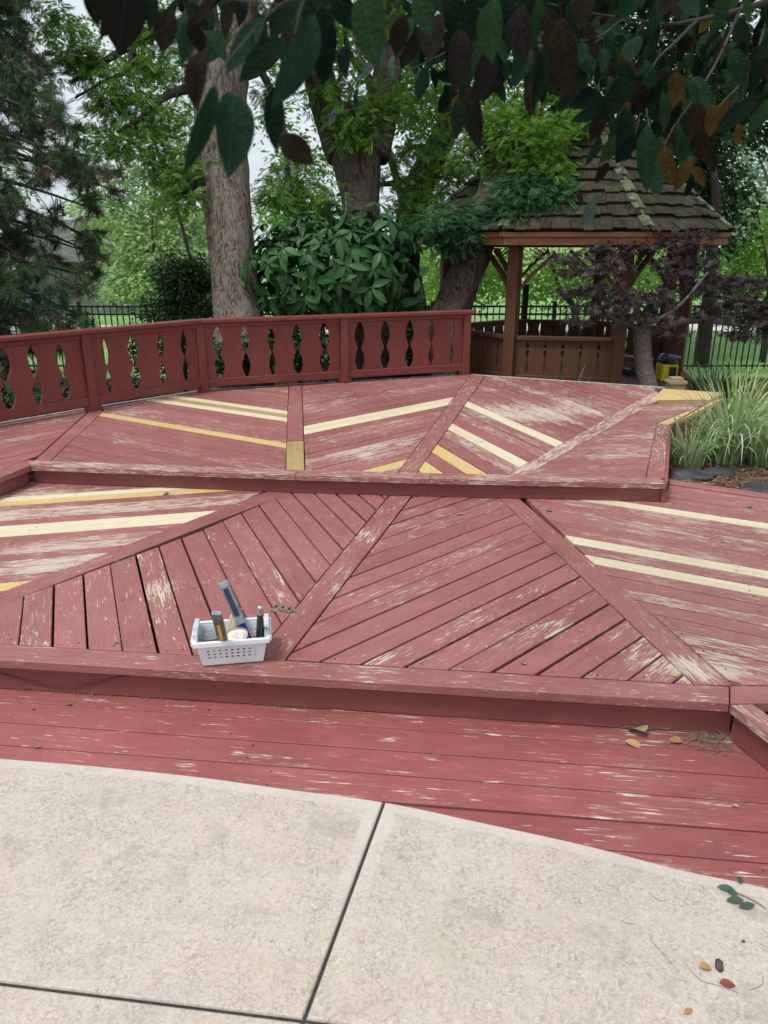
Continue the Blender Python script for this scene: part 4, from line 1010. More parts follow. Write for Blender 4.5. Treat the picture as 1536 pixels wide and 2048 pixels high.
foliage('crown_low', [(1090, 405, 9.6, 55, 28, 70), (1045, 425, 9.6, 45, 26, 50), (1065, 380, 9.6, 55, 28, 50), (1110, 430, 9.6, 36, 18, 30), (1020, 390, 9.6, 40, 30, 30), (1015, 432, 9.6, 34, 18, 26), (1060, 445, 9.6, 50, 12, 26), (1120, 390, 9.6, 30, 26, 24), (960, 395, 10.3, 35, 25, 10), (900, 440, 9.7, 60, 26, 40), (850, 460, 9.6, 45, 22, 26), (930, 475, 9.75, 45, 22, 22), (880, 485, 9.7, 40, 18, 16)], T_PIN, 0.15, 10, 0.08, L_LOCUST_D, t3)

# ---- upper crowns of the big trees, added above the picture to shade the back
L_HIGH = leaf_mat('locust_leaf_high', (0.06, 0.15, 0.025), (0.10, 0.22, 0.04), 0.4)
for tr, bl in ((t1, [(300, -330, 9.3, 230, 140, 70, 1.8), (520, -520, 9.6, 300, 180, 90, 2.2), (100, -420, 9.2, 220, 160, 60, 1.8)]), (t2, [(720, -380, 10.6, 260, 160, 80, 2.0), (760, -640, 10.8, 340, 180, 90, 2.4)]),
               (t3, [(1080, -330, 10.2, 240, 160, 80, 1.9), (1250, -500, 10.6, 300, 180, 90, 2.2)]), (t4, [(960, -480, 12.4, 320, 180, 80, 2.0), (1400, -420, 12.8, 260, 160, 60, 2.0)])):
    foliage('crown_top', bl, T_PIN, 0.32, 22, 0.22, L_HIGH, tr)

# ---- trees beyond the fence
def far_tree(name, label, blobs, base, mat, size, per, cr, tr_px, group='trees beyond the fence', tmpl=T_DIA, top=None):
    px, py, dep = base; g = A(px, py, dep); gx, gy = g.x, g.y
    r = empty(name, (gx, gy, -0.46)); tag(r, label, 'tree', group)
    c = A(*(top or (blobs[0][0], blobs[0][1])), blobs[0][2])
    rad = tr_px / FPX * dep
    limb('trunk', [(Vector((gx, gy, -0.5)), rad), (Vector((gx * .7 + c.x * .3, gy, (c.z) * .4)), rad * .8), (Vector((gx * .3 + c.x * .7, gy, c.z * .8)), rad * .55), (Vector((c.x, c.y, c.z + .8)), rad * .2)], M_BARK3, r, 10)
    foliage('crown', blobs, tmpl, size, per, cr, mat, r, jitter=0.9); return r
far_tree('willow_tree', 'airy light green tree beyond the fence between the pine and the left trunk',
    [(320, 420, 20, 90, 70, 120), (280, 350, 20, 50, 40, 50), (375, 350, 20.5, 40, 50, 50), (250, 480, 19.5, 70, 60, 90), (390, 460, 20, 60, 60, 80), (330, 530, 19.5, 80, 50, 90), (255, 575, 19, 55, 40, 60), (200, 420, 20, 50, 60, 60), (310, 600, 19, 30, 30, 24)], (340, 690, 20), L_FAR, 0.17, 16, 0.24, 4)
far_tree('linden_tree', 'yellow-green tree seen between the left trunk and the forked tree',
    [(600, 400, 17, 60, 40, 60), (560, 440, 17, 70, 40, 60), (640, 440, 17, 40, 50, 40)], (590, 690, 17), L_BRIGHT, 0.13, 14, 0.2, 7)
far_tree('maple_tree', 'fresh green tree behind the fence left of the gazebo',
    [(950, 560, 18, 70, 60, 90), (880, 560, 18.5, 50, 70, 70), (840, 530, 19, 50, 60, 50), (1000, 540, 18.5, 50, 60, 60), (850, 620, 18, 50, 30, 40)], (930, 690, 18), L_BRIGHT, 0.15, 14, 0.22, 7)
far_tree('ash_tree', 'green tree seen through the gazebo opening behind the fence',
    [(1090, 560, 19, 70, 60, 90), (1180, 550, 19.5, 70, 60, 90), (1270, 545, 19, 60, 60, 80), (1330, 540, 20, 50, 60, 60)], (1160, 690, 19), L_BRIGHT, 0.16, 14, 0.24, 8)
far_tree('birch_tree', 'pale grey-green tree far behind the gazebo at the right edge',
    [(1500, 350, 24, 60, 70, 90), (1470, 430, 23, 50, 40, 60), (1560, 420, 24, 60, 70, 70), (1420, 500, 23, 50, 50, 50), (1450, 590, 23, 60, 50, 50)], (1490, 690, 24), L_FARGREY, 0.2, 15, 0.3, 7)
far_tree('young_tree', 'bright yellow-green tree at the right edge beyond the gazebo roof',
    [(1500, 500, 15.5, 50, 45, 80), (1490, 560, 15.5, 45, 30, 40), (1550, 470, 15.6, 50, 60, 60), (1460, 540, 15.3, 25, 25, 14)], (1530, 700, 15.5), L_BRIGHT, 0.13, 14, 0.16, 6)
far_tree('elm_tree', 'tall dark tree rising behind the gazebo roof at the right',
    [(1390, 300, 14.6, 70, 90, 110), (1440, 220, 14.8, 80, 70, 80), (1330, 230, 14.8, 70, 80, 80), (1470, 130, 15, 80, 70, 60), (1360, 120, 15, 90, 70, 70), (1250, 150, 15, 80, 80, 60), (1440, 390, 14.6, 45, 50, 40), (1180, 80, 15.2, 90, 80, 50), (1420, 20, 15.2, 120, 60, 50), (1440, 470, 14.7, 40, 40, 26), (1530, 250, 15, 50, 60, 40), (1250, 20, 15.2, 100, 60, 44)], (1410, 690, 14.9), L_DARK, 0.15, 26, 0.22, 14)
far_tree('cottonwood_tree', 'tall leafy tree high behind the light green tree at upper left',
    [(260, 60, 19, 90, 50, 40), (330, 160, 19, 70, 60, 40), (200, 140, 19, 50, 40, 18), (300, 260, 19, 80, 40, 36), (380, 250, 19, 50, 70, 40), (130, 60, 19, 60, 40, 20), (180, 280, 19, 60, 40, 24), (380, 60, 19, 60, 60, 34)], (420, 690, 19.5), L_LOCUST, 0.16, 13, 0.24, 4)
far_tree('hackberry_tree', 'green tree behind the pine at the far left beyond the fence',
    [(-120, 480, 18, 120, 110, 120), (-40, 380, 18, 100, 80, 70), (-260, 420, 18, 120, 120, 90), (-160, 300, 18, 120, 90, 60)], (-130, 690, 18), L_LOCUST, 0.17, 14, 0.26, 8)
far_tree('far_oak', 'leafy tree crown high behind the forked tree',
    [(690, 90, 17, 70, 60, 70), (590, 140, 17, 60, 60, 40), (560, 260, 17, 50, 60, 30), (620, 330, 17, 50, 50, 30), (780, 120, 17, 70, 60, 60), (800, 200, 17, 60, 60, 50), (980, 250, 17, 60, 80, 60), (1080, 130, 17, 80, 80, 60), (860, 110, 17.5, 80, 70, 60), (780, 20, 17, 80, 60, 40), (850, 250, 17.5, 60, 60, 50), (900, 180, 17.5, 60, 60, 40), (640, 20, 17, 70, 40, 24), (1000, 80, 17.5, 80, 70, 50), (880, 340, 17, 60, 40, 34)], (860, 690, 17.3), L_LOCUST, 0.15, 14, 0.24, 10)
# dark clipped yew behind the railing
yw = empty('yew_shrub', A(365, 760, 11.5)); tag(yw, 'dense dark evergreen bush behind the railing left of the trunk', 'shrub')
limb('stem', [(A(370, 780, 11.5), .05), (A(368, 640, 11.5), .04), (A(365, 560, 11.5), .02)], M_BARK3, yw)
foliage('crown', [(370, 575, 11.5, 62, 60, 170), (345, 545, 11.5, 50, 45, 70), (400, 560, 11.6, 40, 60, 70), (390, 640, 11.4, 65, 50, 90), (320, 630, 11.5, 45, 40, 60), (440, 650, 11.3, 50, 60, 60), (300, 700, 11.3, 60, 40, 60), (400, 720, 11.2, 80, 40, 60)], T_DIA, 0.075, 16, 0.075, L_YEW, yw)
hd = empty('hedge', (AY(560, 700, 11.6).x, 11.6, -0.4)); tag(hd, 'low dark hedge behind the railing boards, near clumps added in place of shade', 'hedge')
limb('stem', [(A(600, 800, 11.4), .04), (A(600, 740, 11.4), .03), (A(600, 690, 11.4), .02)], M_BARK3, hd)
foliage('crown', [(450, 710, 8.85, 40, 40, 40, .12), (520, 710, 8.9, 45, 40, 40, .12), (600, 705, 9.1, 50, 40, 40, .15), (30, 800, 7.9, 60, 40, 30, .15), (480, 690, 10.9, 60, 60, 70), (580, 690, 11.2, 80, 70, 110), (700, 690, 11.5, 80, 70, 110), (790, 690, 11.6, 60, 60, 70), (850, 660, 11.9, 40, 50, 40), (120, 800, 9.6, 120, 30, 60), (260, 780, 10, 90, 30, 50)], T_DIA, 0.09, 14, 0.1, L_DARK, hd)  # first clumps, close behind the cut-outs, are added dark fill for shade

# ---- pine at the left
def make_pine():
    D = 8.4; r = empty('pine_tree', A(-60, 900, D)); tag(r, 'dark long-needled pine filling the left edge behind the railing', 'tree')
    trunk('trunk', [pp_(-70, 1000, D, 44), pp_(-68, 700, D, 36), pp_(-66, 400, D, 33), pp_(-64, 100, D, 28), pp_(-62, -200, D, 22), pp_(-60, -500, D, 14)], M_BARK2, r, n=10, seg=28)
    bound = [(-300, 60), (0, 75), (100, 105), (200, 120), (250, 160), (300, 225), (360, 245), (420, 245), (480, 215), (560, 215), (640, 205), (700, 140), (860, 80)]
    def xb(y):
        for a, b in zip(bound, bound[1:]):
            if y <= b[0]: return a[1] + (b[1] - a[1]) * (y - a[0]) / (b[0] - a[0])
        return 60
    limbs, tips, dead = [], [], []
    ys = list(np.linspace(-260, 700, 30))
    for y in ys:
        for side in range(3):
            dep = D + random.uniform(-1.0, 1.0); ye = y + random.uniform(-30, 60)
            xe = xb(ye) - random.uniform(8, 60) if side == 0 else random.uniform(-60, max(20, xb(ye) - 60))
            if side == 2: xe = random.uniform(-270, -110)
            st = (A(-64, y - 60, D), 0.03); me_ = (A(-64 + (xe + 64) * .5, (y - 50 + ye) / 2 - 10, (D + dep) / 2), 0.018); en = (A(xe, ye, dep), 0.007)
            limbs.append([st, me_, en])
            for k in range(3): tips.append((xe + random.uniform(-22, 6), ye + random.uniform(-8, 8), dep + random.uniform(-.1, .1)))
            for k in range(15):
                u = random.uniform(0.2, 1.0); x = -64 + (xe + 64) * u + random.uniform(-26, 26); yy = y - 60 + (ye - y + 60) * u + random.uniform(-34, 44)
                if x < xb(yy) - 6:
                    dd = D + (dep - D) * u + random.uniform(-.35, .35); tips.append((x, yy, dd))
                    a = A(-64 + (xe + 64) * u * .92, y - 60 + (ye - y + 60) * u * .92, D + (dep - D) * u * .92); limbs.append([(a, .006), (a.lerp(A(x, yy, dd), .55) + Vector((0, 0, .03)), .005), (A(x, yy, dd), .004)])
    many_limbs('branches', limbs, plain('pine_bark_dark', (0.035, 0.028, 0.023), .9), r, 5, 3)
    nv, nf, dv, df = [], [], [], []; o1 = o2 = 0
    for (x, y, dd) in tips:
        c = np.array(A(x, y, dd)); ax = np.array([random.uniform(-.6, .9), random.uniform(-.6, .3), random.uniform(-.35, .75)]); ax /= np.linalg.norm(ax)
        isdead = random.random() < 0.14
        n = 150 if not isdead else 70
        t = rng.random(n) ** 0.8 * 0.17; base = c + ax * (t[:, None] - 0.12)
        d = unit(ax * 0.75 + unit(rng.normal(size=(n, 3))) * 0.95)
        if isdead: d[:, 2] -= 0.8; d = unit(d)
        L = rng.uniform(0.09, 0.16, n)[:, None]; tip = base + d * L; tip[:, 2] -= 0.014
        w = unit(np.cross(d, rng.normal(size=(n, 3)))) * 0.0027
        v = np.stack([base - w, base + w, tip], axis=1).reshape(-1, 3); f = np.arange(3 * n).reshape(-1, 3)
        if isdead: dv.append(v); df.append(f + o2); o2 += 3 * n
        else: nv.append(v); nf.append(f + o1); o1 += 3 * n
    o = link('crown', npmesh('crown', np.concatenate(nv), np.concatenate(nf)), L_NEEDLE, r); place(o, Matrix.Identity(4))
    o = link('dead_needles', npmesh('dead_needles', np.concatenate(dv), np.concatenate(df)), L_DEADN, r); place(o, Matrix.Identity(4))
make_pine()
sp2 = empty('blue_spruce', A(10, 720, 12.6)); tag(sp2, 'pale blue spruce showing under the pine at the far left', 'tree')
limb('trunk', [(A(10, 760, 12.6), .09), (A(10, 600, 12.6), .06), (A(10, 440, 12.6), .02)], M_BARK3, sp2)
foliage('crown', [(20, 560, 12.6, 60, 30, 60), (60, 600, 12.5, 60, 24, 50), (10, 620, 12.5, 80, 30, 60), (10, 500, 12.7, 40, 30, 40), (100, 640, 12.4, 60, 20, 30)], T_DIA, 0.07, 26, 0.08, L_SPRUCE, sp2)

# ---- broad-leaved shrub behind the railing
def leaf_mesh(name, L, W, n=7, fold=0.22, bend=0.22, tip=1.6, petiole=0.12, wob=0.0, asym=0.0):
    v, f = [], []
    for i in range(n + 1):
        u = i / n; w = W / 2 * (math.sin(math.pi * u) ** 0.72) * (1.08 - 0.16 * u) * (1 if u < .8 else 1 - .6 * (u - .8) / .2 * .5) if 0 < u < 1 else 0.0006
        y = u * L; z = -bend * L * u * u + wob * L * math.sin(u * 7)
        v += [(-w * (1 + asym), y, z + fold * w), (0, y, z), (w * (1 - asym), y, z + fold * w * 0.9)]
    for i in range(n):
        b = 3 * i; f += [(b, b + 1, b + 4, b + 3), (b + 1, b + 2, b + 5, b + 4)]
    b = len(v); p = petiole * L
    v += [(-.008 * L, -p, p * .4), (.008 * L, -p, p * .4), (.008 * L, 0.02 * L, 0), (-.008 * L, 0.02 * L, 0)]; f.append((b, b + 1, b + 2, b + 3))
    return pymesh(name, v, f, True)
def make_shrub():
    D = 9.3; c = A(664, 540, D); sx, sz, sy = 176 / FPX * D, 118 / FPX * D, 0.62
    r = empty('broadleaf_shrub', (c.x, c.y, -0.2)); tag(r, 'rounded shrub with large drooping dark green leaves behind the railing', 'shrub')
    stems = []
    for k in range(9):
        a = random.uniform(-1, 1); stems.append([(Vector((c.x + a * .15, c.y + .1, -0.3)), .02), (Vector((c.x + a * sx * .5, c.y + .1, c.z - .3)), .014), (Vector((c.x + a * sx * .8, c.y + random.uniform(-.3, .3), c.z + sz * (.85 - .5 * a * a))), .006)])
    stems.append([(c, .012), (A(690, 440, D - .3), .008), (A(691, 385, D - .3), .005)]); stems.append([(c, .012), (A(752, 450, D - .3), .008), (A(757, 402, D - .3), .005)])
    many_limbs('stems', stems, M_TWIG, r, 6)
    meshes = [leaf_mesh('leaf', 0.225, 0.090, bend=b_, fold=fo) for b_, fo in ((.18, .25), (.34, .3), (.28, .15))]
    for m in meshes: m.materials.append(L_VIB)
    fr_v, count = [], 0
    whorls = [(A(691, 388, D - .3), Vector((0, -.3, 1))), (A(757, 405, D - .3), Vector((.1, -.3, 1))), (A(690, 425, D - .3), Vector((0, -.4, 1))), (A(505, 520, D - .4), Vector((-1, -.4, .3))), (A(560, 395, D - .2), Vector((-.2, -.3, 1)))]
    gold = math.pi * (3 - math.sqrt(5)); N = 250
    for i in range(N):
        zz = 1 - 2 * (i + .5) / N; rr = math.sqrt(1 - zz * zz); th = gold * i
        n = Vector((math.cos(th) * rr, math.sin(th) * rr, zz))
        bump_ = 0.88 + 0.30 * mnoise.noise(n * 2.6 + Vector((4, 1, 9))) + random.uniform(-.12, .10)
        p = c + Vector((n.x * sx, n.y * sy, n.z * sz)) * bump_
        if n.z < -0.75: continue
        whorls.append((p, Vector((n.x / sx, n.y / sy, n.z / sz + .4)).normalized()))
    whorls.sort(key=lambda w: w[0].y)
    mass = []
    for p, n in whorls:
        k = random.choice((4, 5, 6)); a0 = random.uniform(0, 6.28); tx = n.orthogonal().normalized(); ty = n.cross(tx)
        for j in range(k):
            a = a0 + 6.283 * j / k + random.uniform(-.25, .25); out = (tx * math.cos(a) + ty * math.sin(a)) * 1.0 + n * random.uniform(.15, .55) + Vector((0, 0, -random.uniform(.35, .85)))
            out.normalize(); x = out.cross(n + Vector((0, 0, .4))).normalized(); z = x.cross(out)
            M = Matrix((x, out, z)).transposed().to_4x4() @ Matrix.Rotation(random.uniform(-.4, .4), 4, 'Y'); s = random.uniform(.5, 1.15); M = M @ Matrix.Scale(s, 4); M.translation = p + out * 0.02
            if count < 300 and n.y < 0.5:
                o = link('leaf', random.choice(meshes), None, r); place(o, M); count += 1
            else: mass.append(M)
    lm = meshes[0]; tv = np.array([q.co[:] for q in lm.vertices]); tf = np.array([list(q.vertices) for q in lm.polygons])
    inner = []
    for i in range(170):
        n = Vector(rng.normal(size=3)).normalized(); p = c + Vector((n.x * sx, n.y * sy, n.z * sz)) * random.uniform(.45, .85); d = (n + Vector((0, 0, -.6)) + Vector(rng.normal(size=3)) * .4).normalized()
        x = d.orthogonal().normalized(); M = Matrix((x, d, x.cross(d))).transposed().to_4x4(); M.translation = p; inner.append(M)
    parts = [(np.array([(M @ Vector(q))[:] for q in tv]), tf) for M in mass + inner]
    v, f = join(parts); o = link('inner_leaves', npmesh('inner_leaves', v, f), L_VIB_SHADE, r); o['kind'] = 'stuff'; place(o, Matrix.Identity(4))
make_shrub()

# ---- purple laceleaf maple
def make_maple():
    D = 9.05; r = empty('purple_maple', A(1293, 800, D)); tag(r, 'small purple-leaved maple with layered branches in front of the gazebo', 'tree')
    MB = plain('maple_bark', (0.085, 0.074, 0.068), 0.85, nscale=30, amt=0.4)
    limb('trunk', [pp_(1294, 830, D, 19), pp_(1294, 770, D, 18), pp_(1288, 710, D, 17), pp_(1286, 670, D, 17), pp_(1292, 640, D, 13), pp_(1300, 612, D, 8)], MB, r, 14)
    br = [[(1288, 672, 0, 9), (1262, 650, -.1, 7), (1230, 640, -.2, 5), (1190, 615, -.3, 3)], [(1290, 668, 0, 11), (1330, 652, .1, 9), (1375, 642, .2, 7), (1440, 645, .2, 5), (1500, 655, .2, 3)],
          [(1290, 650, 0, 6), (1330, 632, -.2, 4.5), (1365, 605, -.25, 3.5), (1395, 570, -.25, 3), (1415, 545, -.2, 2)], [(1290, 640, 0, 7), (1260, 600, .2, 5), (1235, 560, .3, 4), (1220, 520, .3, 2)],
          [(1300, 640, 0, 6), (1330, 580, .3, 5), (1350, 530, .4, 3), (1365, 490, .4, 2)], [(1250, 640, -.1, 5), (1215, 600, -.2, 4), (1192, 572, -.2, 3), (1160, 585, -.3, 2)], [(1380, 640, .2, 5), (1440, 610, .3, 4), (1500, 600, .4, 2)]]
    many_limbs('branches', [[pp_(x, y, D + dz, rp) for x, y, dz, rp in b] for b in br], MB, r, 7, 5)
    pads = [(1140, 515, -.1, 45, 14), (1220, 500, .1, 60, 16), (1300, 492, .2, 60, 15), (1370, 492, .2, 55, 16), (1170, 545, -.2, 60, 14), (1240, 530, 0, 55, 16), (1345, 535, .1, 55, 20), (1400, 530, .2, 55, 20),
            (1150, 585, -.3, 40, 10), (1210, 580, -.3, 55, 16), (1260, 600, -.2, 60, 16), (1190, 615, -.3, 65, 14), (1250, 635, -.2, 60, 14), (1320, 595, -.1, 55, 18), (1360, 570, .1, 50, 20), (1420, 580, .2, 60, 20),
            (1480, 600, .3, 65, 20), (1450, 560, .3, 60, 18), (1520, 570, .4, 60, 18), (1430, 625, .2, 60, 16), (1500, 640, .3, 55, 20), (1480, 672, .2, 45, 14), (1540, 620, .4, 50, 30), (1560, 660, .4, 50, 25), (1320, 640, -.2, 40, 12), (1160, 640, -.3, 30, 8), (1345, 670, -.2, 30, 8), (1300, 460, .2, 40, 10), (1390, 470, .2, 40, 12), (1580, 590, .4, 50, 30)]
    blobs = [(x, y, D + dz, rx, ry, max(5, int(rx * ry / 36)), rx / FPX * D * .9) for x, y, dz, rx, ry in pads]
    foliage('crown', blobs, T_PALM, 0.078, 7, 0.07, L_MAPLE, r, droop=0.45, jitter=0.8, thin=0.3)
make_maple()

# ---- overhanging branches of a purple-leaved fruit tree close to the camera
def make_plum():
    r = empty('overhanging_tree', (3.6, 1.4, 0.0)); tag(r, 'dark purple-green leafy branches hanging close in front at the top', 'tree')
    cols = {'t': ((0.016, 0.046, 0.026), (0.030, 0.075, 0.043)), 'g': ((0.014, 0.046, 0.016), (0.028, 0.072, 0.026)), 'd': ((0.005, 0.016, 0.009), (0.009, 0.026, 0.014)),
            'b': ((0.017, 0.014, 0.008), (0.030, 0.023, 0.012)), 'p': ((0.019, 0.016, 0.014), (0.029, 0.024, 0.021)), 'o': ((0.062, 0.038, 0.008), (0.105, 0.066, 0.016)), 'l': ((0.07, 0.12, 0.10), (0.12, 0.18, 0.16))}
    mats = {k: leaf_mat('fruit_leaf_' + n, tuple(q * 0.75 for q in c[0]), tuple(q * 0.75 for q in c[1]), 0.3, 0.7, 0.05, island=False, vein=True, unit=1.0) for (k, c), n in zip(cols.items(), ('teal', 'green', 'dark', 'brown', 'purple', 'orange', 'pale'))}
    shapes = {}
    for k, m in mats.items():
        for j, (w_, b_, fo) in enumerate(((.52, .16, .28), (.47, .30, .42), (.42, .36, .22))):
            me = leaf_mesh('leaf', 1.0, w_, 12, fo, b_, petiole=.22, wob=.022, asym=.10 * (j - 1)); me.materials.append(m); shapes[k, j] = me
    def put(px, py, L, ang, dep, c, tilt=None, j=None, wide=1.0):
        """leaf centred at a pixel; L in px; ang = direction of the tip in the picture, degrees clockwise from down"""
        a = R(ang); ln = L / FPX * dep
        d = CAM_R * (-math.sin(a)) - CAM_U * math.cos(a); d = (d + CAM_F * (random.uniform(-.35, .35) if tilt is None else tilt)).normalized()
        nrm = (-CAM_F + CAM_R * random.uniform(-.9, .9) + CAM_U * random.uniform(-.5, .6)).normalized(); x = d.cross(nrm).normalized(); z = x.cross(d)
        M = Matrix((x * wide, d, z)).transposed().to_4x4() @ Matrix.Scale(ln, 4); M.translation = A(px, py, dep) - d * ln * .5
        o = link('leaf', shapes[c, random.randrange(3) if j is None else j], None, r); place(o, M)
    big = [(250, 22, 150, 10, .80, 'p', 1.2), (185, 8, 70, -20, .85, 'b', 1), (333, 58, 96, 4, .82, 'b', .95), (372, 84, 72, 5, .95, 't', 1), (432, 84, 84, -42, .95, 't', .9), (392, 146, 124, 18, .85, 'b', 1.25),
           (488, 78, 124, 42, .80, 't', .85), (520, 106, 118, 55, .78, 'd', 1.1), (470, 254, 176, -6, .74, 't', 1.0), (408, 250, 172, 14, .72, 'g', .55), (551, 232, 128, 8, .80, 'd', .85), (603, 112, 190, 14, .76, 't', .82),
           (648, 86, 150, -8, .80, 'd', .9), (594, 297, 84, -58, .80, 'b', 1.3), (729, 40, 150, 4, .74, 'g', 1.25), (840, 16, 92, -6, .9, 'g', 1.3), (566, 20, 110, 30, .9, 'd', 1), (690, 20, 90, -30, 1.0, 'd', 1),
           (845, 168, 62, 8, 1.2, 't', 1), (983, 56, 116, 4, .95, 'g', 1.05), (1040, 62, 104, -4, 1.0, 'p', 1), (1076, 44, 92, -10, 1.0, 'g', .9), (1126, 112, 146, -6, .95, 'b', .9), (1046, 122, 100, 6, 1.05, 't', .95), (1083, 150, 144, 2, 1.0, 'd', .55),
           (976, 140, 122, 5, 1.0, 'p', 1.05), (918, 112, 116, 6, 1.0, 'p', .85), (916, 230, 76, 2, 1.0, 'd', 1.0), (944, 228, 122, -2, 1.05, 'p', .75), (1060, 190, 70, 8, 1.1, 'b', 1), (1266, 94, 60, 20, 1.3, 't', 1.4), (1166, 104, 46, 10, 1.4, 't', 1.2),
           (1208, 116, 52, 0, 1.3, 't', 1.0), (1444, 14, 84, -10, 1.1, 'g', 1.3), (868, 70, 110, 12, 1.1, 'p', .9), (905, 40, 100, -8, 1.1, 'd', .9), (1010, 20, 90, 10, 1.1, 'd', 1), (800, 70, 70, 16, 1.2, 'b', 1), (952, 30, 110, 10, 1.0, 'd', .9), (1150, 40, 80, -12, 1.2, 'd', 1),
           (300, 10, 80, -14, .95, 'd', 1), (455, 30, 80, 25, .95, 'b', 1), (215, 40, 70, 18, .9, 'b', .8), (1288, 310, 120, 4, 1.15, 'g', .8), (1310, 350, 84, -6, 1.2, 't', .8), (1250, 250, 84, 8, 1.2, 'd', .9),
           (1365, 345, 66, 30, 1.3, 'o', 1), (1335, 330, 78, -8, 1.3, 'o', .9), (1400, 352, 52, -60, 1.35, 'o', 1.2), (1380, 372, 40, 10, 1.4, 'd', 1), (1425, 240, 60, 4, 1.4, 'o', 1), (1390, 235, 70, 6, 1.4, 'b', 1), (1478, 265, 46, 0, 1.5, 'o', 1), (1450, 225, 60, 25, 1.5, 'o', 1),
           (735, 135, 50, 40, 1.6, 'l', .9), (764, 108, 44, -10, 1.6, 'l', .9), (783, 128, 46, 15, 1.6, 'l', .8), (664, 232, 36, 20, 1.7, 'l', .9), (700, 215, 40, -40, 1.7, 'b', .8), (712, 200, 44, 12, 1.7, 't', .8), (1180, 425, 52, 16, 1.5, 'l', .9), (1190, 300, 60, 22, 1.5, 't', .7), (1205, 345, 46, 30, 1.5, 'b', .8), (1160, 395, 34, -20, 1.6, 'b', 1)]
    for px, py, L, an, dep, c, w in big: put(px, py, L, an + random.uniform(-4, 4), dep, c, wide=w)
    for i in range(30):
        x, y = random.uniform(345, 690), random.uniform(-20, 120); put(x, y, random.uniform(55, 105), random.gauss(10, 28), random.uniform(.85, 1.15), random.choice('ddtgbb'))
    for i in range(34):
        x, y = random.uniform(870, 1170), random.uniform(-20, 130); put(x, y, random.uniform(60, 105), random.gauss(0, 18), random.uniform(1.0, 1.35), random.choice('ddgggbpt'))
    low_edge = [(760, 90), (820, 150), (860, 170), (900, 230), (960, 250), (1000, 180), (1060, 215), (1100, 170), (1160, 240), (1200, 290), (1280, 350), (1400, 345), (1440, 280), (1540, 250)]
    def yl(x):
        for a, b in zip(low_edge, low_edge[1:]):
            if x <= b[0]: return a[1] + (b[1] - a[1]) * (x - a[0]) / (b[0] - a[0])
        return 250
    n = 0
    while n < 165:
        x = random.uniform(790, 1580) if random.random() < .25 else random.uniform(1120, 1580); y = random.uniform(-30, yl(x) - 18)
        if mnoise.noise(Vector((x / 70, y / 70, 3))) < -0.28: continue
        dep = random.uniform(1.3, 2.5)
        c = random.choices('tgdbpo', (2, 5, 6, 2.5, 1.2, 1.2 if x > 1180 and y > 130 else .1))[0]
        put(x, y, random.uniform(.055, .085) * FPX / dep, random.gauss(0, 32), dep, c); n += 1
    tv = {k: (np.array([q.co[:] for q in shapes[k, 1].vertices]), np.array([list(q.vertices) for q in shapes[k, 1].polygons])) for k in 'gdbpo'}
    for k, cnt in (('g', 420), ('d', 600), ('b', 220), ('p', 90), ('o', 40)):
        pos, dirs, sc = [], [], []
        while len(pos) < cnt:
            x = random.uniform(1100, 1700) if random.random() < .72 else random.uniform(800, 1150); y = random.uniform(-260, yl(x) - 30)
            if y > 0 and mnoise.noise(Vector((x / 60, y / 60, 8))) < -0.22: continue
            dep = random.uniform(1.9, 3.3); pos.append(A(x, y, dep)[:]); a = random.gauss(0, .6); d = CAM_R * math.sin(a) - CAM_U * math.cos(a) + CAM_F * random.gauss(0, .4); dirs.append(d[:]); sc.append(random.uniform(.05, .085))
        n_ = len(pos); vv, ff = scatter(tv[k][0], tv[k][1], np.array(pos), frames(np.array(dirs), rng.normal(size=n_) * .8, np.tile(np.array([[0, -1.0, .3]]), (n_, 1))), np.array(sc))
        o = link('leaf_mass', npmesh('leaf_mass', vv, ff), mats[k], r); o['kind'] = 'stuff'; place(o, Matrix.Identity(4))
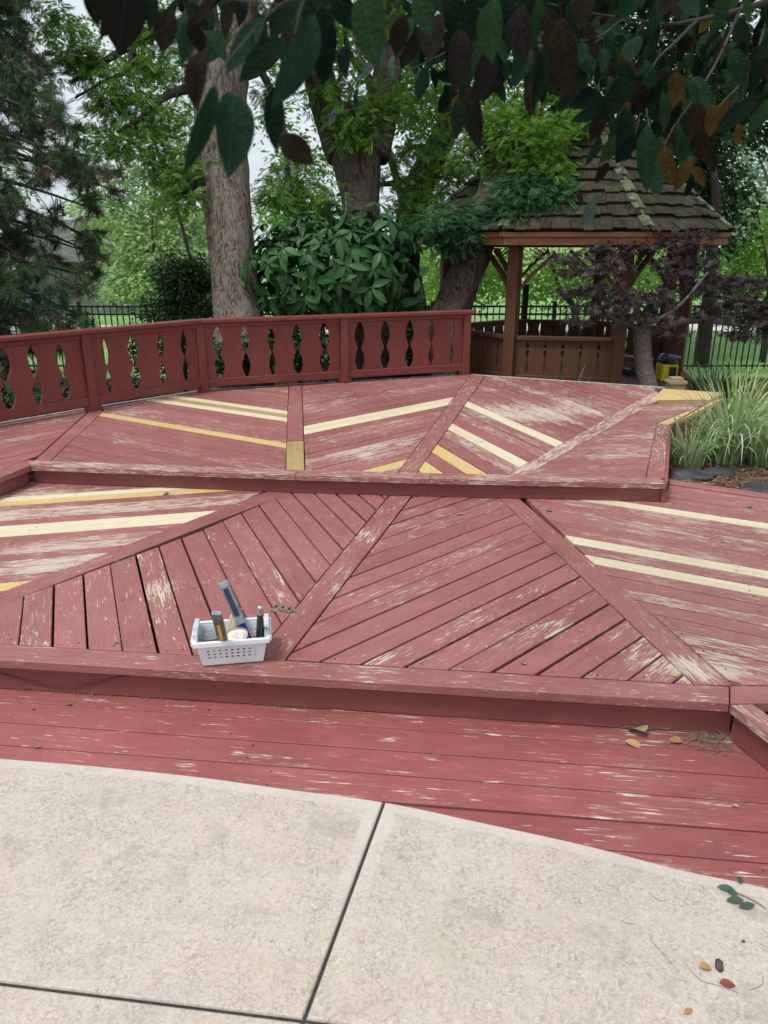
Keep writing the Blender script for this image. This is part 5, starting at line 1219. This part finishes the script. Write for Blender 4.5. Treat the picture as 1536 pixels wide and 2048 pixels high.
    tw = [[(1900, -160, 2.1, 26), (1620, -30, 1.9, 16), (1480, 20, 1.8, 12), (1395, 40, 1.75, 9), (1330, 48, 1.7, 6), (1250, 36, 1.65, 4), (1150, 20, 1.5, 3), (1000, -20, 1.2, 3)], [(1395, 40, 1.75, 8), (1350, 85, 1.7, 6), (1312, 122, 1.65, 4), (1290, 180, 1.5, 3), (1300, 260, 1.3, 3)],
          [(1300, -30, 1.4, 4), (1245, 35, 1.4, 3), (1190, 86, 1.4, 2.5)], [(1480, 20, 1.8, 7), (1440, 110, 1.7, 5), (1400, 180, 1.6, 4), (1350, 250, 1.5, 3), (1320, 310, 1.3, 2)], [(1250, 36, 1.65, 3), (1180, 80, 1.5, 2.5), (1100, 60, 1.2, 2)],
          [(1536, 30, 1.9, 5), (1500, 140, 1.7, 4), (1450, 200, 1.6, 3), (1420, 230, 1.5, 2)], [(1345, 170, 1.6, 3), (1335, 230, 1.5, 2.5), (1322, 245, 1.5, 2)], [(1250, 330, 1.5, 2.5), (1225, 375, 1.5, 2), (1190, 400, 1.5, 2)], [(1290, 180, 1.5, 3), (1262, 300, 1.5, 2), (1228, 340, 1.5, 2)],
          [(900, -120, 1.0, 7), (740, -60, .9, 6), (620, -10, .85, 5), (560, 10, .82, 5), (500, 70, .8, 4), (450, 130, .77, 4), (425, 175, .74, 3)], [(900, -120, 1.0, 7), (940, -40, 1.0, 4), (960, 20, 1.0, 3), (985, 90, 1.0, 2)], [(560, 10, .82, 4), (400, -10, .85, 4), (300, -30, .88, 4), (240, -50, .9, 3)], [(620, -10, .85, 4), (600, 20, .8, 3), (575, 150, .8, 3)],
          [(1100, -90, 1.3, 5), (900, -120, 1.0, 6)], [(1620, -30, 1.9, 12), (1350, -70, 1.6, 9), (1100, -90, 1.3, 6)], [(830, -100, .95, 4), (735, -60, .9, 3), (728, -30, .78, 3)], [(760, 200, 1.7, 2), (720, 215, 1.7, 2.5), (660, 228, 1.7, 2)], [(860, 120, 1.6, 2.5), (815, 140, 1.6, 2), (770, 135, 1.6, 2)], [(960, 60, 1.2, 3), (900, 100, 1.4, 3), (860, 120, 1.6, 2.5)], [(790, 120, 1.6, 2), (770, 180, 1.65, 2), (755, 200, 1.7, 2)]]
    many_limbs('twigs', [[pp_(*p[:3], p[3] * .5) for p in t] for t in tw], plain('plum_twig', (0.035, 0.029, 0.027), .85), r, 7, 5)
    limb('limb', [(Vector((3.9, 1.6, -0.2)), .09), (Vector((3.8, 1.7, 1.2)), .075), (Vector((3.3, 1.85, 2.4)), .055), (A(1900, -160, 2.1), .04)], M_BARK3, r, 12)
make_plum()

# ---- planting bed at the right of the deck
def bed_h(x, y):
    s = min(1, max(0, (y - 6.6) / 4.0)); s = s * s * (3 - 2 * s)
    return 0.105 - 0.46 * s + 0.03 * mnoise.noise(Vector((x * 1.3, y * 1.3, 0))) + 0.012 * mnoise.noise(Vector((x * 6, y * 6, 2)))
e0 = G(1330, 958, zm); e1 = G(1900, 1040, zm)
v, f = [], []; NX, NY = 60, 70
for j in range(NY + 1):
    for i in range(NX + 1):
        x = e0.x - 0.6 + 7.0 * i / NX; yb_ = e0.y + (e1.y - e0.y) * (x - e0.x) / (e1.x - e0.x) + 0.004
        y = yb_ + (11.2 - yb_) * (j / NY) ** 1.2; v.append((x, y, bed_h(x, y)))
for j in range(NY):
    for i in range(NX): b = j * (NX + 1) + i; f.append((b, b + 1, b + NX + 2, b + NX + 1))
t_ = NT('mulch'); P_ = t_.pos(); n_ = t_.noise(P_, 55, 5, 0.7); n2_ = t_.noise(P_, 7, 3)
c_ = t_.mix(t_.rng(n_, 0.35, 0.68), (0.06, 0.038, 0.026), (0.24, 0.155, 0.10)); c_ = t_.mix(t_.rng(n2_, 0.45, 0.7, 0, 0.6), c_, (0.24, 0.20, 0.15))
M_MULCH = t_.fin(c_, 0.95, t_.bump(n_, 1.0, 0.03), 0.1)
bed = link('planting_bed', pymesh('planting_bed', v, f, True), M_MULCH); tag(bed, kind='structure')
# wood-chip mulch (uncountable)
n = 5200; cx_ = rng.uniform(e0.x + 0.1, e0.x + 3.2, n); cy_ = rng.random(n)
yy_ = np.array([e0.y + (e1.y - e0.y) * (x - e0.x) / (e1.x - e0.x) + 0.03 for x in cx_]) + cy_ ** 1.6 * 4.0
zz_ = np.array([bed_h(x, y) for x, y in zip(cx_, yy_)]) + 0.006
chip = (np.array([[-.5, -.12, 0], [.5, -.16, .03], [.42, .14, .06], [-.46, .12, .02]]), np.array([[0, 1, 2, 3]]))
d_ = rng.normal(size=(n, 3)); d_[:, 2] *= 0.3
vv_, ff_ = scatter(chip[0], chip[1], np.stack([cx_, yy_, zz_], 1), frames(d_, rng.normal(size=n) * .4), rng.uniform(.02, .07, n))
M_CHIP = leaf_mat('wood_chip', (0.10, 0.055, 0.03), (0.36, 0.22, 0.13), 0.0, 0.9, 0.1)
o = link('mulch_chips', npmesh('mulch_chips', vv_, ff_), M_CHIP); tag(o, kind='stuff')
M_ROCK = plain('dark_stone', (0.040, 0.040, 0.043), 0.6, 0.5, nscale=9, amt=0.5)
for (px, py, rx, ry, rz2, lab) in ((1385, 955, .20, .15, .06, 'low dark stone at the foot of the variegated grass beside the deck corner'), (1440, 950, .13, .10, .05, 'small dark stone between two larger ones in the mulch'), (1520, 990, .17, .16, .065, 'dark grey stone in mulch at the right picture edge')):
    p = G(px, py, 0.11); k_ = lump('stone', p + Vector((0, .03, 0.0)), (rx, ry, rz2), M_ROCK, None, px, 0.35, 3, 3); tag(k_, lab, 'stone')

# ---- grasses
def grass(name, label, base, n, Lr, w, mat, spread, cat='ornamental grass', lean=0.75, group=None, segs=6, stiff=1.0):
    v, f = [], []; base = Vector(base)
    for i in range(n):
        a = random.uniform(0, 6.283); rr = random.random() ** .5 * spread * .45; p = base + Vector((math.cos(a) * rr, math.sin(a) * rr, 0))
        a2 = a + random.gauss(0, .6); out = Vector((math.cos(a2), math.sin(a2), 0)); L = random.uniform(*Lr); cur = random.uniform(.15, lean) * stiff; th0 = random.uniform(.02, .35)
        side = Vector((-out.y, out.x, 0)); pt = p.copy(); th = th0; b = len(v); ww = w * random.uniform(.7, 1.3)
        for s in range(segs + 1):
            u = s / segs; half = ww * .5 * (1 - u ** 2.2) + .0004; tw = side * half + Vector((0, 0, half * .35))
            v += [pt - tw, pt + tw]
            th += cur * 2.6 * (u + .15) / segs * 1.7; pt = pt + (out * math.sin(th) + Vector((0, 0, math.cos(th)))) * (L / segs)
        for s in range(segs): f.append((b + 2 * s, b + 2 * s + 1, b + 2 * s + 3, b + 2 * s + 2))
    r = empty(name, base); tag(r, label, cat, group)
    o = link('blades', pymesh('blades', v, f, True), mat, r); o['kind'] = 'stuff'; place(o, Matrix.Identity(4)); return r
L_VAR = leaf_mat('variegated_blade', (0.26, 0.42, 0.15), (0.62, 0.70, 0.46), 0.35, 0.5)
L_VARY = leaf_mat('young_blade', (0.28, 0.46, 0.10), (0.45, 0.60, 0.22), 0.4, 0.5)
L_STRAP = leaf_mat('strap_leaf', (0.03, 0.10, 0.035), (0.07, 0.18, 0.06), 0.25, 0.4)
gp = lambda px, py, z: G(px, py, z)
grass('variegated_grass', 'large arching white-striped grass clump in the bed at right', gp(1447, 925, .08), 230, (.5, 1.0), .015, L_VAR, .34, lean=1.0)
grass('variegated_grass', 'smaller striped grass clump leaning on the corner of the upper deck', gp(1375, 935, .08), 120, (.3, .65), .012, L_VAR, .26, lean=1.0)
grass('variegated_grass', 'striped grass clump cut off by the right picture edge', gp(1535, 935, .08), 180, (.5, .9), .015, L_VAR, .34, lean=1.0)
grass('upright_grass', 'stiff yellow-green shoots standing in the middle of the striped grass', gp(1462, 915, .08), 60, (.75, 1.05), .014, L_VARY, .12, lean=.28)
sb = AY(1425, 770, 9.9); sb.z = bed_h(sb.x, 9.9)
grass('strap_leaf_plant', 'dark green strap-leaved clump beside the right gazebo post', sb, 120, (.5, .95), .034, L_STRAP, .45, 'plant', .6)
sb = AY(1150, 780, 9.75); sb.z = ground_h(sb.x, 9.75) + .1
grass('strap_leaf_plant', 'small dark strap-leaved tuft in front of the gazebo boards', sb, 40, (.45, .7), .03, L_STRAP, .22, 'plant', .4)

# ================================================================== BASKET AND TOOLS
M_WHITE = plain('white_plastic', (0.70, 0.74, 0.78), 0.35, 0.5, nscale=4, amt=0.04)
bc = G(463, 1322, zm); BROT = R(9)
BM = Matrix.Translation((bc.x + 0.002, bc.y + 0.045, zm)) @ Matrix.Rotation(BROT, 4, 'Z') @ Matrix.Scale(0.95, 4)
basket = empty('storage_basket', BM.translation); tag(basket, 'white perforated plastic basket of tools on the front edge of the middle deck', 'basket')
BW, BD, BH = 0.27, 0.155, 0.125; TW, TD = 0.315, 0.185
def wall(name, c0, c1, t0, t1, nx, nz, hx, hz):
    """tapered wall from bottom edge c0-c1 to top edge t0-t1 with rows of real holes"""
    v, f = [], []
    def P(u, w): return Vector(c0).lerp(Vector(c1), u).lerp(Vector(t0).lerp(Vector(t1), u), w)
    us = [0] + [hx[0] + (hx[1] - hx[0]) * i / nx for i in range(nx + 1)] + [1]; ws = [0] + [hz[0] + (hz[1] - hz[0]) * j / nz for j in range(nz + 1)] + [1]
    for i in range(len(us) - 1):
        for j in range(len(ws) - 1):
            a, b, c, d = us[i], us[i + 1], ws[j], ws[j + 1]; k = len(v)
            if 1 <= i <= nx and 1 <= j <= nz:
                v += [P(a, c), P(b, c), P(b, d), P(a, d)]; mu, mw = (a + b) / 2, (c + d) / 2; ru, rw = (b - a) * .27, (d - c) * .27
                for q in range(8): an = R(225 + 45 * q); v.append(P(mu + ru * math.cos(an), mw + rw * math.sin(an)))
                h = k + 4
                f += [(k, k + 1, h + 2, h + 1, h), (k + 1, k + 2, h + 4, h + 3, h + 2), (k + 2, k + 3, h + 6, h + 5, h + 4), (k + 3, k, h, h + 7, h + 6)]
            else: v += [P(a, c), P(b, c), P(b, d), P(a, d)]; f.append((k, k + 1, k + 2, k + 3))
    o = link(name, pymesh(name, v, f), M_WHITE, basket); m = o.modifiers.new('solid', 'SOLIDIFY'); m.thickness = 0.0025; m.offset = 0; place(o, BM); return o
bb = [(-BW / 2, -BD / 2, .006), (BW / 2, -BD / 2, .006), (BW / 2, BD / 2, .006), (-BW / 2, BD / 2, .006)]; tt = [(-TW / 2, -TD / 2, BH), (TW / 2, -TD / 2, BH), (TW / 2, TD / 2, BH), (-TW / 2, TD / 2, BH)]
for i, (nx, hx) in enumerate(((9, (.10, .90)), (4, (.2, .8)), (9, (.10, .90)), (4, (.2, .8)))):
    wall('wall', bb[i], bb[(i + 1) % 4], tt[i], tt[(i + 1) % 4], nx, 3, hx, (.26, .72))
o = link('base', pymesh('base', bb, [(0, 1, 2, 3)]), M_WHITE, basket); place(o, BM)
def local_beam(name, p, q, w, h, mat, parent, M, cham=.002, up=None):
    o = beam(name, p, q, w, h, mat, parent, cham=cham, up=up); mb = o.matrix_basis.copy()
    pm = Matrix.Identity(4); x = parent
    ch = []
    while x is not None: ch.append(x); x = x.parent
    for x in reversed(ch): pm = pm @ x.matrix_basis
    o.matrix_basis = pm.inverted() @ M @ (pm @ mb); return o
rw_ = 0.016
for p, q in (((-TW / 2 - .012, -TD / 2 - .008, BH), (TW / 2 + .012, -TD / 2 - .008, BH)), ((TW / 2 + .012, TD / 2 + .008, BH), (-TW / 2 - .012, TD / 2 + .008, BH))):
    local_beam('rim', p, q, rw_, 0.024, M_WHITE, basket, BM)
for s in (-1, 1):
    local_beam('handle', (s * (TW / 2 + .009), -TD / 2, BH + .002), (s * (TW / 2 + .009), TD / 2, BH + .002), 0.026, 0.02, M_WHITE, basket, BM)
    local_beam('handle_bar', (s * (TW / 2 + .002), -TD / 2 + .012, BH + .026), (s * (TW / 2 + .002), TD / 2 - .012, BH + .026), 0.022, 0.03, plain('grey_blue_plastic', (0.50, 0.56, 0.60), .35), basket, BM)
def lathe(name, prof, mat, parent=None, seg=28):
    v, f = [], []
    for r_, z_ in prof:
        for k in range(seg): a = 2 * math.pi * k / seg; v.append((r_ * math.cos(a), r_ * math.sin(a), z_))
    for i in range(len(prof) - 1):
        for k in range(seg): k2 = (k + 1) % seg; f.append((i * seg + k, i * seg + k2, (i + 1) * seg + k2, (i + 1) * seg + k))
    return link(name, pymesh(name, v, f, False), mat, parent)
M_TIN = plain('tin_metal', (0.55, 0.56, 0.56), 0.32, 0.5, 0.85, 12, .15); M_REDCAN = plain('red_can_label', (0.42, 0.05, 0.09), 0.4); M_PUTTY = plain('dried_putty', (0.62, 0.58, 0.50), .85, nscale=40, amt=.2)
def can(label, lx, ly, h, rad, tilt, mat, lidmat):
    M = BM @ Matrix.Translation((lx, ly, .008)) @ Matrix.Rotation(tilt[0], 4, 'X') @ Matrix.Rotation(tilt[1], 4, 'Y')
    r = empty('paint_can', (0, 0, 0)); r.matrix_basis = M; tag(r, label, 'can')
    b = lathe('body', [(0.001, 0), (rad, 0), (rad, h * .93)], mat, r)
    lathe('rim', [(rad, h * .93), (rad + .002, h * .95), (rad + .003, h), (rad - .003, h + .001), (rad - .005, h - .006)], M_TIN, r)
    l = lathe('lid', [(rad - .004, h - .006), (rad * .8, h - .006), (rad * .76, h - .001), (rad * .3, h - .001), (.0005, h - .001)], lidmat, r); return r
can('small tin with a silver lid at the left end of the basket', -.085, .005, .105, .05, (R(-4), R(-3)), M_TIN, M_TIN)
can('tin with a putty-smeared pale lid in the middle of the basket', .035, .006, .112, .055, (R(14), R(-10)), M_REDCAN, M_PUTTY)
def L2W(x, y, z): return BM @ Vector((x, y, z))
# hammer handle
M_NAVY = plain('navy_rubber', (0.022, 0.035, 0.058), .55); M_GRIP = plain('grey_grip', (0.20, 0.24, 0.26), .5); M_BLUE = plain('blue_steel', (0.02, 0.03, 0.22), .35)
hb, ht = L2W(.060, .035, .095), A(449, 1172, (A(449, 1172, 3.30) - Vector((0, 0, CAMZ))).length and 3.30)
ham = empty('hammer', hb); ht = A(447, 1166, 3.30); tag(ham, 'dark blue handled hammer sticking up out of the basket', 'hammer')
dv = (ht - hb)
beam('shaft', hb - dv * .15, hb + dv * .22, .030, .016, M_BLUE, ham, up=(0, -1, .4)); beam('grip_frame', hb + dv * .2, ht, .043, .026, M_GRIP, ham, cham=.006, up=(0, -1, .4)); beam('grip', hb + dv * .36, hb + dv * .9, .029, .031, M_NAVY, ham, cham=.005, up=(0, -1, .4)); beam('grip_end', ht - dv * .07, ht + dv * .02, .045, .031, plain('grip_end_grey', (0.27, 0.31, 0.32), .5), ham, cham=.006, up=(0, -1, .4))
hd_ = lathe('head', [(.0005, -.05), (.014, -.05), (.014, -.02), (.010, -.01), (.012, .02), (.004, .055), (.0005, .056)], M_TIN, ham, 12); place(hd_, Matrix.Translation(hb - dv * .15) @ Matrix.Rotation(R(90), 4, 'Y'))
# wooden stirring stick
s0, s1 = L2W(-.03, .06, .06), A(476, 1214, 3.36)
st = beam('stir_stick', s0, s1, .042, .005, raw_wood('stick_wood', (0.66, 0.52, 0.36), (0.76, 0.64, 0.48), (0.4, 0.28, 0.16)), None, up=(0.3, -1, .5)); tag(st, 'flat pale wooden stick leaning behind the hammer in the basket', 'stick')
# putty knife with yellow-marked handle
k0, k1 = L2W(-.035, -.045, .07), A(435, 1236, 3.08)
kn = empty('putty_knife', k0); tag(kn, 'grey and yellow handled putty knife at the front of the basket', 'putty knife'); dk = k1 - k0
M_GREYH = plain('dark_grey_handle', (0.13, 0.12, 0.10), .5)
beam('handle', k0, k1, .042, .022, M_GREYH, kn, cham=.005, up=(0, -1, .5)); beam('yellow_inlay', k0 + dk * .25, k0 + dk * .84, .018, .0265, plain('yellow_inlay', (0.62, 0.45, 0.03), .45), kn, up=(0, -1, .5)); beam('butt_cap', k1 - dk * .02, k1 + dk * .16, .040, .020, M_GRIP, kn, cham=.004, up=(0, -1, .5)); beam('blade', k0 - dk * .45, k0, .05, .002, M_TIN, kn, cham=.0005, up=(0, -1, .5))
# dark chisel
c0, c1 = L2W(.125, .0, .05), A(520, 1213, 3.15)
chs = empty('chisel', c0); tag(chs, 'black handled tool with steel end at the right end of the basket', 'chisel'); dc = c1 - c0
o = tube_obj('handle', [c0 - dc * .1, c0 + dc * .2, c0 + dc * .55, c0 + dc * .82], [.014, .018, .016, .012], plain('black_handle', (0.03, 0.035, 0.035), .4), chs, 12); o = tube_obj('steel_end', [c0 + dc * .82, c0 + dc * .88, c1], [.012, .013, .011], M_TIN, chs, 12, 3)

# ================================================================== LITTER
def flat_leaf(name, label, cat, px, py, z, L, W, ang, mat, curl=.15, group=None, lift=.004):
    me = leaf_mesh(name, L, W, 6, .25, curl, petiole=.25); p = G(px, py, z)
    o = link(name, me, mat); o.location = (p.x, p.y, z + lift + curl * L * .35); o.rotation_euler = (random.uniform(-.12, .12), random.uniform(-.15, .15), R(ang)); tag(o, label, cat, group); return o
ML_G = leaf_mat('fallen_green', (0.10, 0.20, 0.08), (0.17, 0.28, 0.13), .15, island=False); ML_B = leaf_mat('fallen_brown', (0.16, 0.045, 0.02), (0.24, 0.07, 0.03), .1, island=False); ML_T = leaf_mat('fallen_tan', (0.45, 0.26, 0.11), (0.60, 0.40, 0.18), .15, island=False); ML_Y = leaf_mat('fallen_yellow', (0.55, 0.42, 0.08), (0.65, 0.5, 0.12), .2, island=False); ML_D = leaf_mat('fallen_dark_green', (0.035, 0.085, 0.05), (0.06, 0.13, 0.08), .1, island=False); ML_P = leaf_mat('fallen_pale', (0.42, 0.38, 0.20), (0.5, 0.46, 0.27), .15, island=False)
# locust leaf fallen behind the basket
p = G(560, 1220, zm); lf = empty('fallen_compound_leaf', p); tag(lf, 'pale green compound leaf lying right of the basket', 'leaf')
for k in range(7):
    o = link('leaflet', leaf_mesh('leaflet', .042, .018, 4, .2, .2), ML_G, lf); x = -.05 + .018 * k; s = 1 if k % 2 else -1
    place(o, Matrix.Translation((p.x + x, p.y + s * .004 + .012 * math.sin(k), zm + .012)) @ Matrix.Rotation(R(-90 + s * 62 + 20), 4, 'Z') @ Matrix.Rotation(R(random.uniform(-15, 15)), 4, 'Y'))
# sprig on the concrete
p = G(1470, 1788, .014); sg = empty('fallen_sprig', p); tag(sg, 'dark green leafy sprig lying on the concrete at right', 'sprig')
tube_obj('twig', [G(1448, 1776, .02), G(1500, 1797, .02), G(1532, 1817, .018)], [.0012, .0016, .0012], M_TWIG, sg, 6)
for px, py, an, L, W in ((1456, 1781, 70, .05, .024), (1472, 1768, -20, .032, .02), (1474, 1802, 85, .052, .026), (1496, 1811, 95, .05, .024), (1468, 1790, 60, .03, .02)):
    q = G(px, py, .022); o = link('leaf', leaf_mesh('leaf', L, W, 5, .2, .12), ML_D, sg); place(o, Matrix.Translation((q.x + L * .4, q.y, .026)) @ Matrix.Rotation(R(an), 4, 'Z'))
flat_leaf('fallen_leaf', 'curled tan leaf on the concrete beside a twig', 'leaf', 1398, 1938, .014, .038, .028, -80, ML_T, .35)
flat_leaf('fallen_leaf', 'dark red-brown leaf on the concrete near the right edge', 'leaf', 1438, 1968, .014, .042, .026, -100, ML_B, .15)
flat_leaf('fallen_leaf', 'small pale orange leaf at the bottom right of the concrete', 'leaf', 1368, 2030, .014, .034, .016, -60, ML_T, .1)
flat_leaf('fallen_leaf', 'tiny dark leaf scrap on the concrete above the tan leaf', 'leaf', 1482, 1886, .014, .018, .008, -70, ML_D, .2)
for pts, lab in (([(1372, 1928), (1385, 1945), (1405, 1962), (1440, 1972), (1475, 1985)], 'thin dry twig under the brown leaves on the concrete'), ([(1298, 1785), (1312, 1797), (1325, 1802), (1332, 1798)], 'short curled stem on the concrete right of the joint'), ([(1300, 1868), (1302, 1880), (1320, 1900), (1345, 1930)], 'faint thin stem on the concrete left of the tan leaf'), ([(1500, 1980), (1520, 1972), (1527, 1962), (1524, 1955)], 'dark hooked stem on the concrete at the right edge'), ([(1243, 1840), (1252, 1846), (1270, 1848)], 'tiny dark stem with bud on the concrete')):
    o = tube_obj('fallen_twig', [G(x, y, .0155) for x, y in pts], .0006, M_TWIG, None, 6); tag(o, lab, 'twig')
o = lump('seed_head', G(1438, 1930, .026), (.012, .014, .012), plain('dry_seed', (0.075, 0.055, 0.045), .9), None, 4, .5, 2, 5); tag(o, 'dark dried seed head beside the tan leaf on the concrete', 'seed head')
# leaves on the landing
flat_leaf('fallen_leaf', 'tan leaf with long stem on the landing left of the crumpled leaf', 'leaf', 1250, 1485, 0, .07, .042, -120, ML_T, .2)
flat_leaf('fallen_leaf', 'crumpled yellowish leaf standing on the landing by the riser', 'leaf', 1288, 1478, 0, .085, .08, 20, ML_P, .7, lift=.014)
flat_leaf('fallen_leaf', 'brown leaf in the debris right of the crumpled leaf', 'leaf', 1365, 1488, 0, .065, .045, 60, ML_T, .3)
flat_leaf('fallen_leaf', 'orange-brown leaf against the riser near the corner', 'leaf', 1385, 1457, 0, .06, .045, -30, ML_T, .4)
flat_leaf('fallen_leaf', 'pale pink petal-like leaf at the right edge of the landing', 'leaf', 1476, 1617, 0, .024, .02, 30, ML_P, .15)
flat_leaf('fallen_leaf', 'curled brown leaf at the foot of the riser in the middle', 'leaf', 562, 1410, 0, .055, .03, 80, ML_B, .5)
flat_leaf('fallen_leaf', 'small green leaf at the left end of the landing', 'leaf', 143, 1411, 0, .028, .018, 70, ML_G, .25)
flat_leaf('fallen_leaf', 'small green leaf near the left picture edge of the landing', 'leaf', 67, 1422, 0, .022, .014, 30, ML_G, .25)
flat_leaf('fallen_leaf', 'green leaf scrap on the landing just above the concrete at left', 'leaf', 80, 1497, 0, .026, .016, 80, ML_G, .2)
flat_leaf('fallen_leaf', 'bright green leaf across a plank gap left of the basket', 'leaf', 238, 1287, zm, .03, .018, 75, ML_G, .25)
flat_leaf('fallen_leaf', 'tiny yellow leaf above the hammer on the middle deck', 'leaf', 507, 1149, zm, .02, .016, 40, ML_Y, .2)
flat_leaf('fallen_leaf', 'yellowish leaf near the right front edge of the middle deck', 'leaf', 1340, 1353, zm, .045, .018, -85, ML_Y, .2)
flat_leaf('fallen_leaf', 'pale curled leaf on the peeling plank of the middle deck', 'leaf', 1050, 1332, zm, .032, .02, 20, ML_P, .5)
flat_leaf('fallen_leaf', 'orange leaf on the planks in the middle of the middle deck', 'leaf', 912, 1030, zm, .05, .025, -80, ML_T, .1)
flat_leaf('fallen_leaf', 'green leaf on the border board near the upper step', 'leaf', 1092, 1023, zm, .05, .04, -80, ML_G, .3)
flat_leaf('fallen_leaf', 'green leaf on the right planks near the stones', 'leaf', 1505, 1015, zm, .05, .04, 80, ML_G, .3)
flat_leaf('fallen_leaf', 'green leaf lying on the golden board at left', 'leaf', 338, 989, zm, .06, .05, 80, ML_G, .3)
# debris pile in the corner
vs_, fs_ = [], []
for i in range(420):
    q = G(random.uniform(-20, 1440), 0, 0) if False else G(random.gauss(1420, 34), random.gauss(1480, 14), 0.004) if 30 < i < 190 else (G(random.uniform(1230, 1450), random.uniform(1454, 1462), .004) if i <= 30 else (lambda x: G(x, 1373 + .057 * x + random.uniform(0, 5), .004))(random.choice((random.uniform(0, 1440), random.gauss(560, 40), random.gauss(150, 90), random.gauss(1000, 60)))))
    a = random.uniform(0, 3.14) if i > 30 else random.gauss(0, .3); L = random.uniform(.01, .045); d = Vector((math.cos(a), math.sin(a), random.uniform(-.05, .25))) * L
    q.z = random.uniform(.003, .018); v, f = tube_np([q - d, q + Vector((0, 0, .002)), q + d], [.0006, .0011, .0006], 4, False); b = len(vs_); vs_ += v; fs_ += [tuple(b + k for k in x) for x in f]
o = link('plant_debris', pymesh('plant_debris', vs_, fs_), plain('dry_debris', (0.20, 0.165, 0.10), .9)); tag(o, kind='stuff')
tw_ = tube_obj('fallen_twig', [G(1165, 1449, .006), G(1230, 1452, .008), G(1300, 1455, .008), G(1350, 1449, .03)], [.002, .0025, .002, .0012], M_TWIG, None, 6); tag(tw_, 'grey twig lying along the foot of the riser near the corner', 'twig')
# cable sagging along the riser
def on_riser(px, py):
    a, b = G(-400, 1296, zm), G(1459, 1407, zm); d = (b - a).normalized(); n = Vector((-d.y, d.x, 0)); n = n if n.y > 0 else -n
    a = a + n * 0.034; dr = ray(px, py); k = (a.x * n.x + a.y * n.y) / (dr.x * n.x + dr.y * n.y); return Vector((dr.x * k, dr.y * k, CAMZ + dr.z * k))
o = tube_obj('cable', [on_riser(*p) for p in ((-60, 1336), (0, 1347), (60, 1363), (100, 1371), (140, 1374), (190, 1367), (262, 1351), (400, 1357), (560, 1367), (760, 1381), (890, 1389))], .0028, plain('red_painted_cable', (0.13, 0.04, 0.035), .6), None, 8); tag(o, 'dark red cable sagging along the lower riser under the nosing', 'cable')
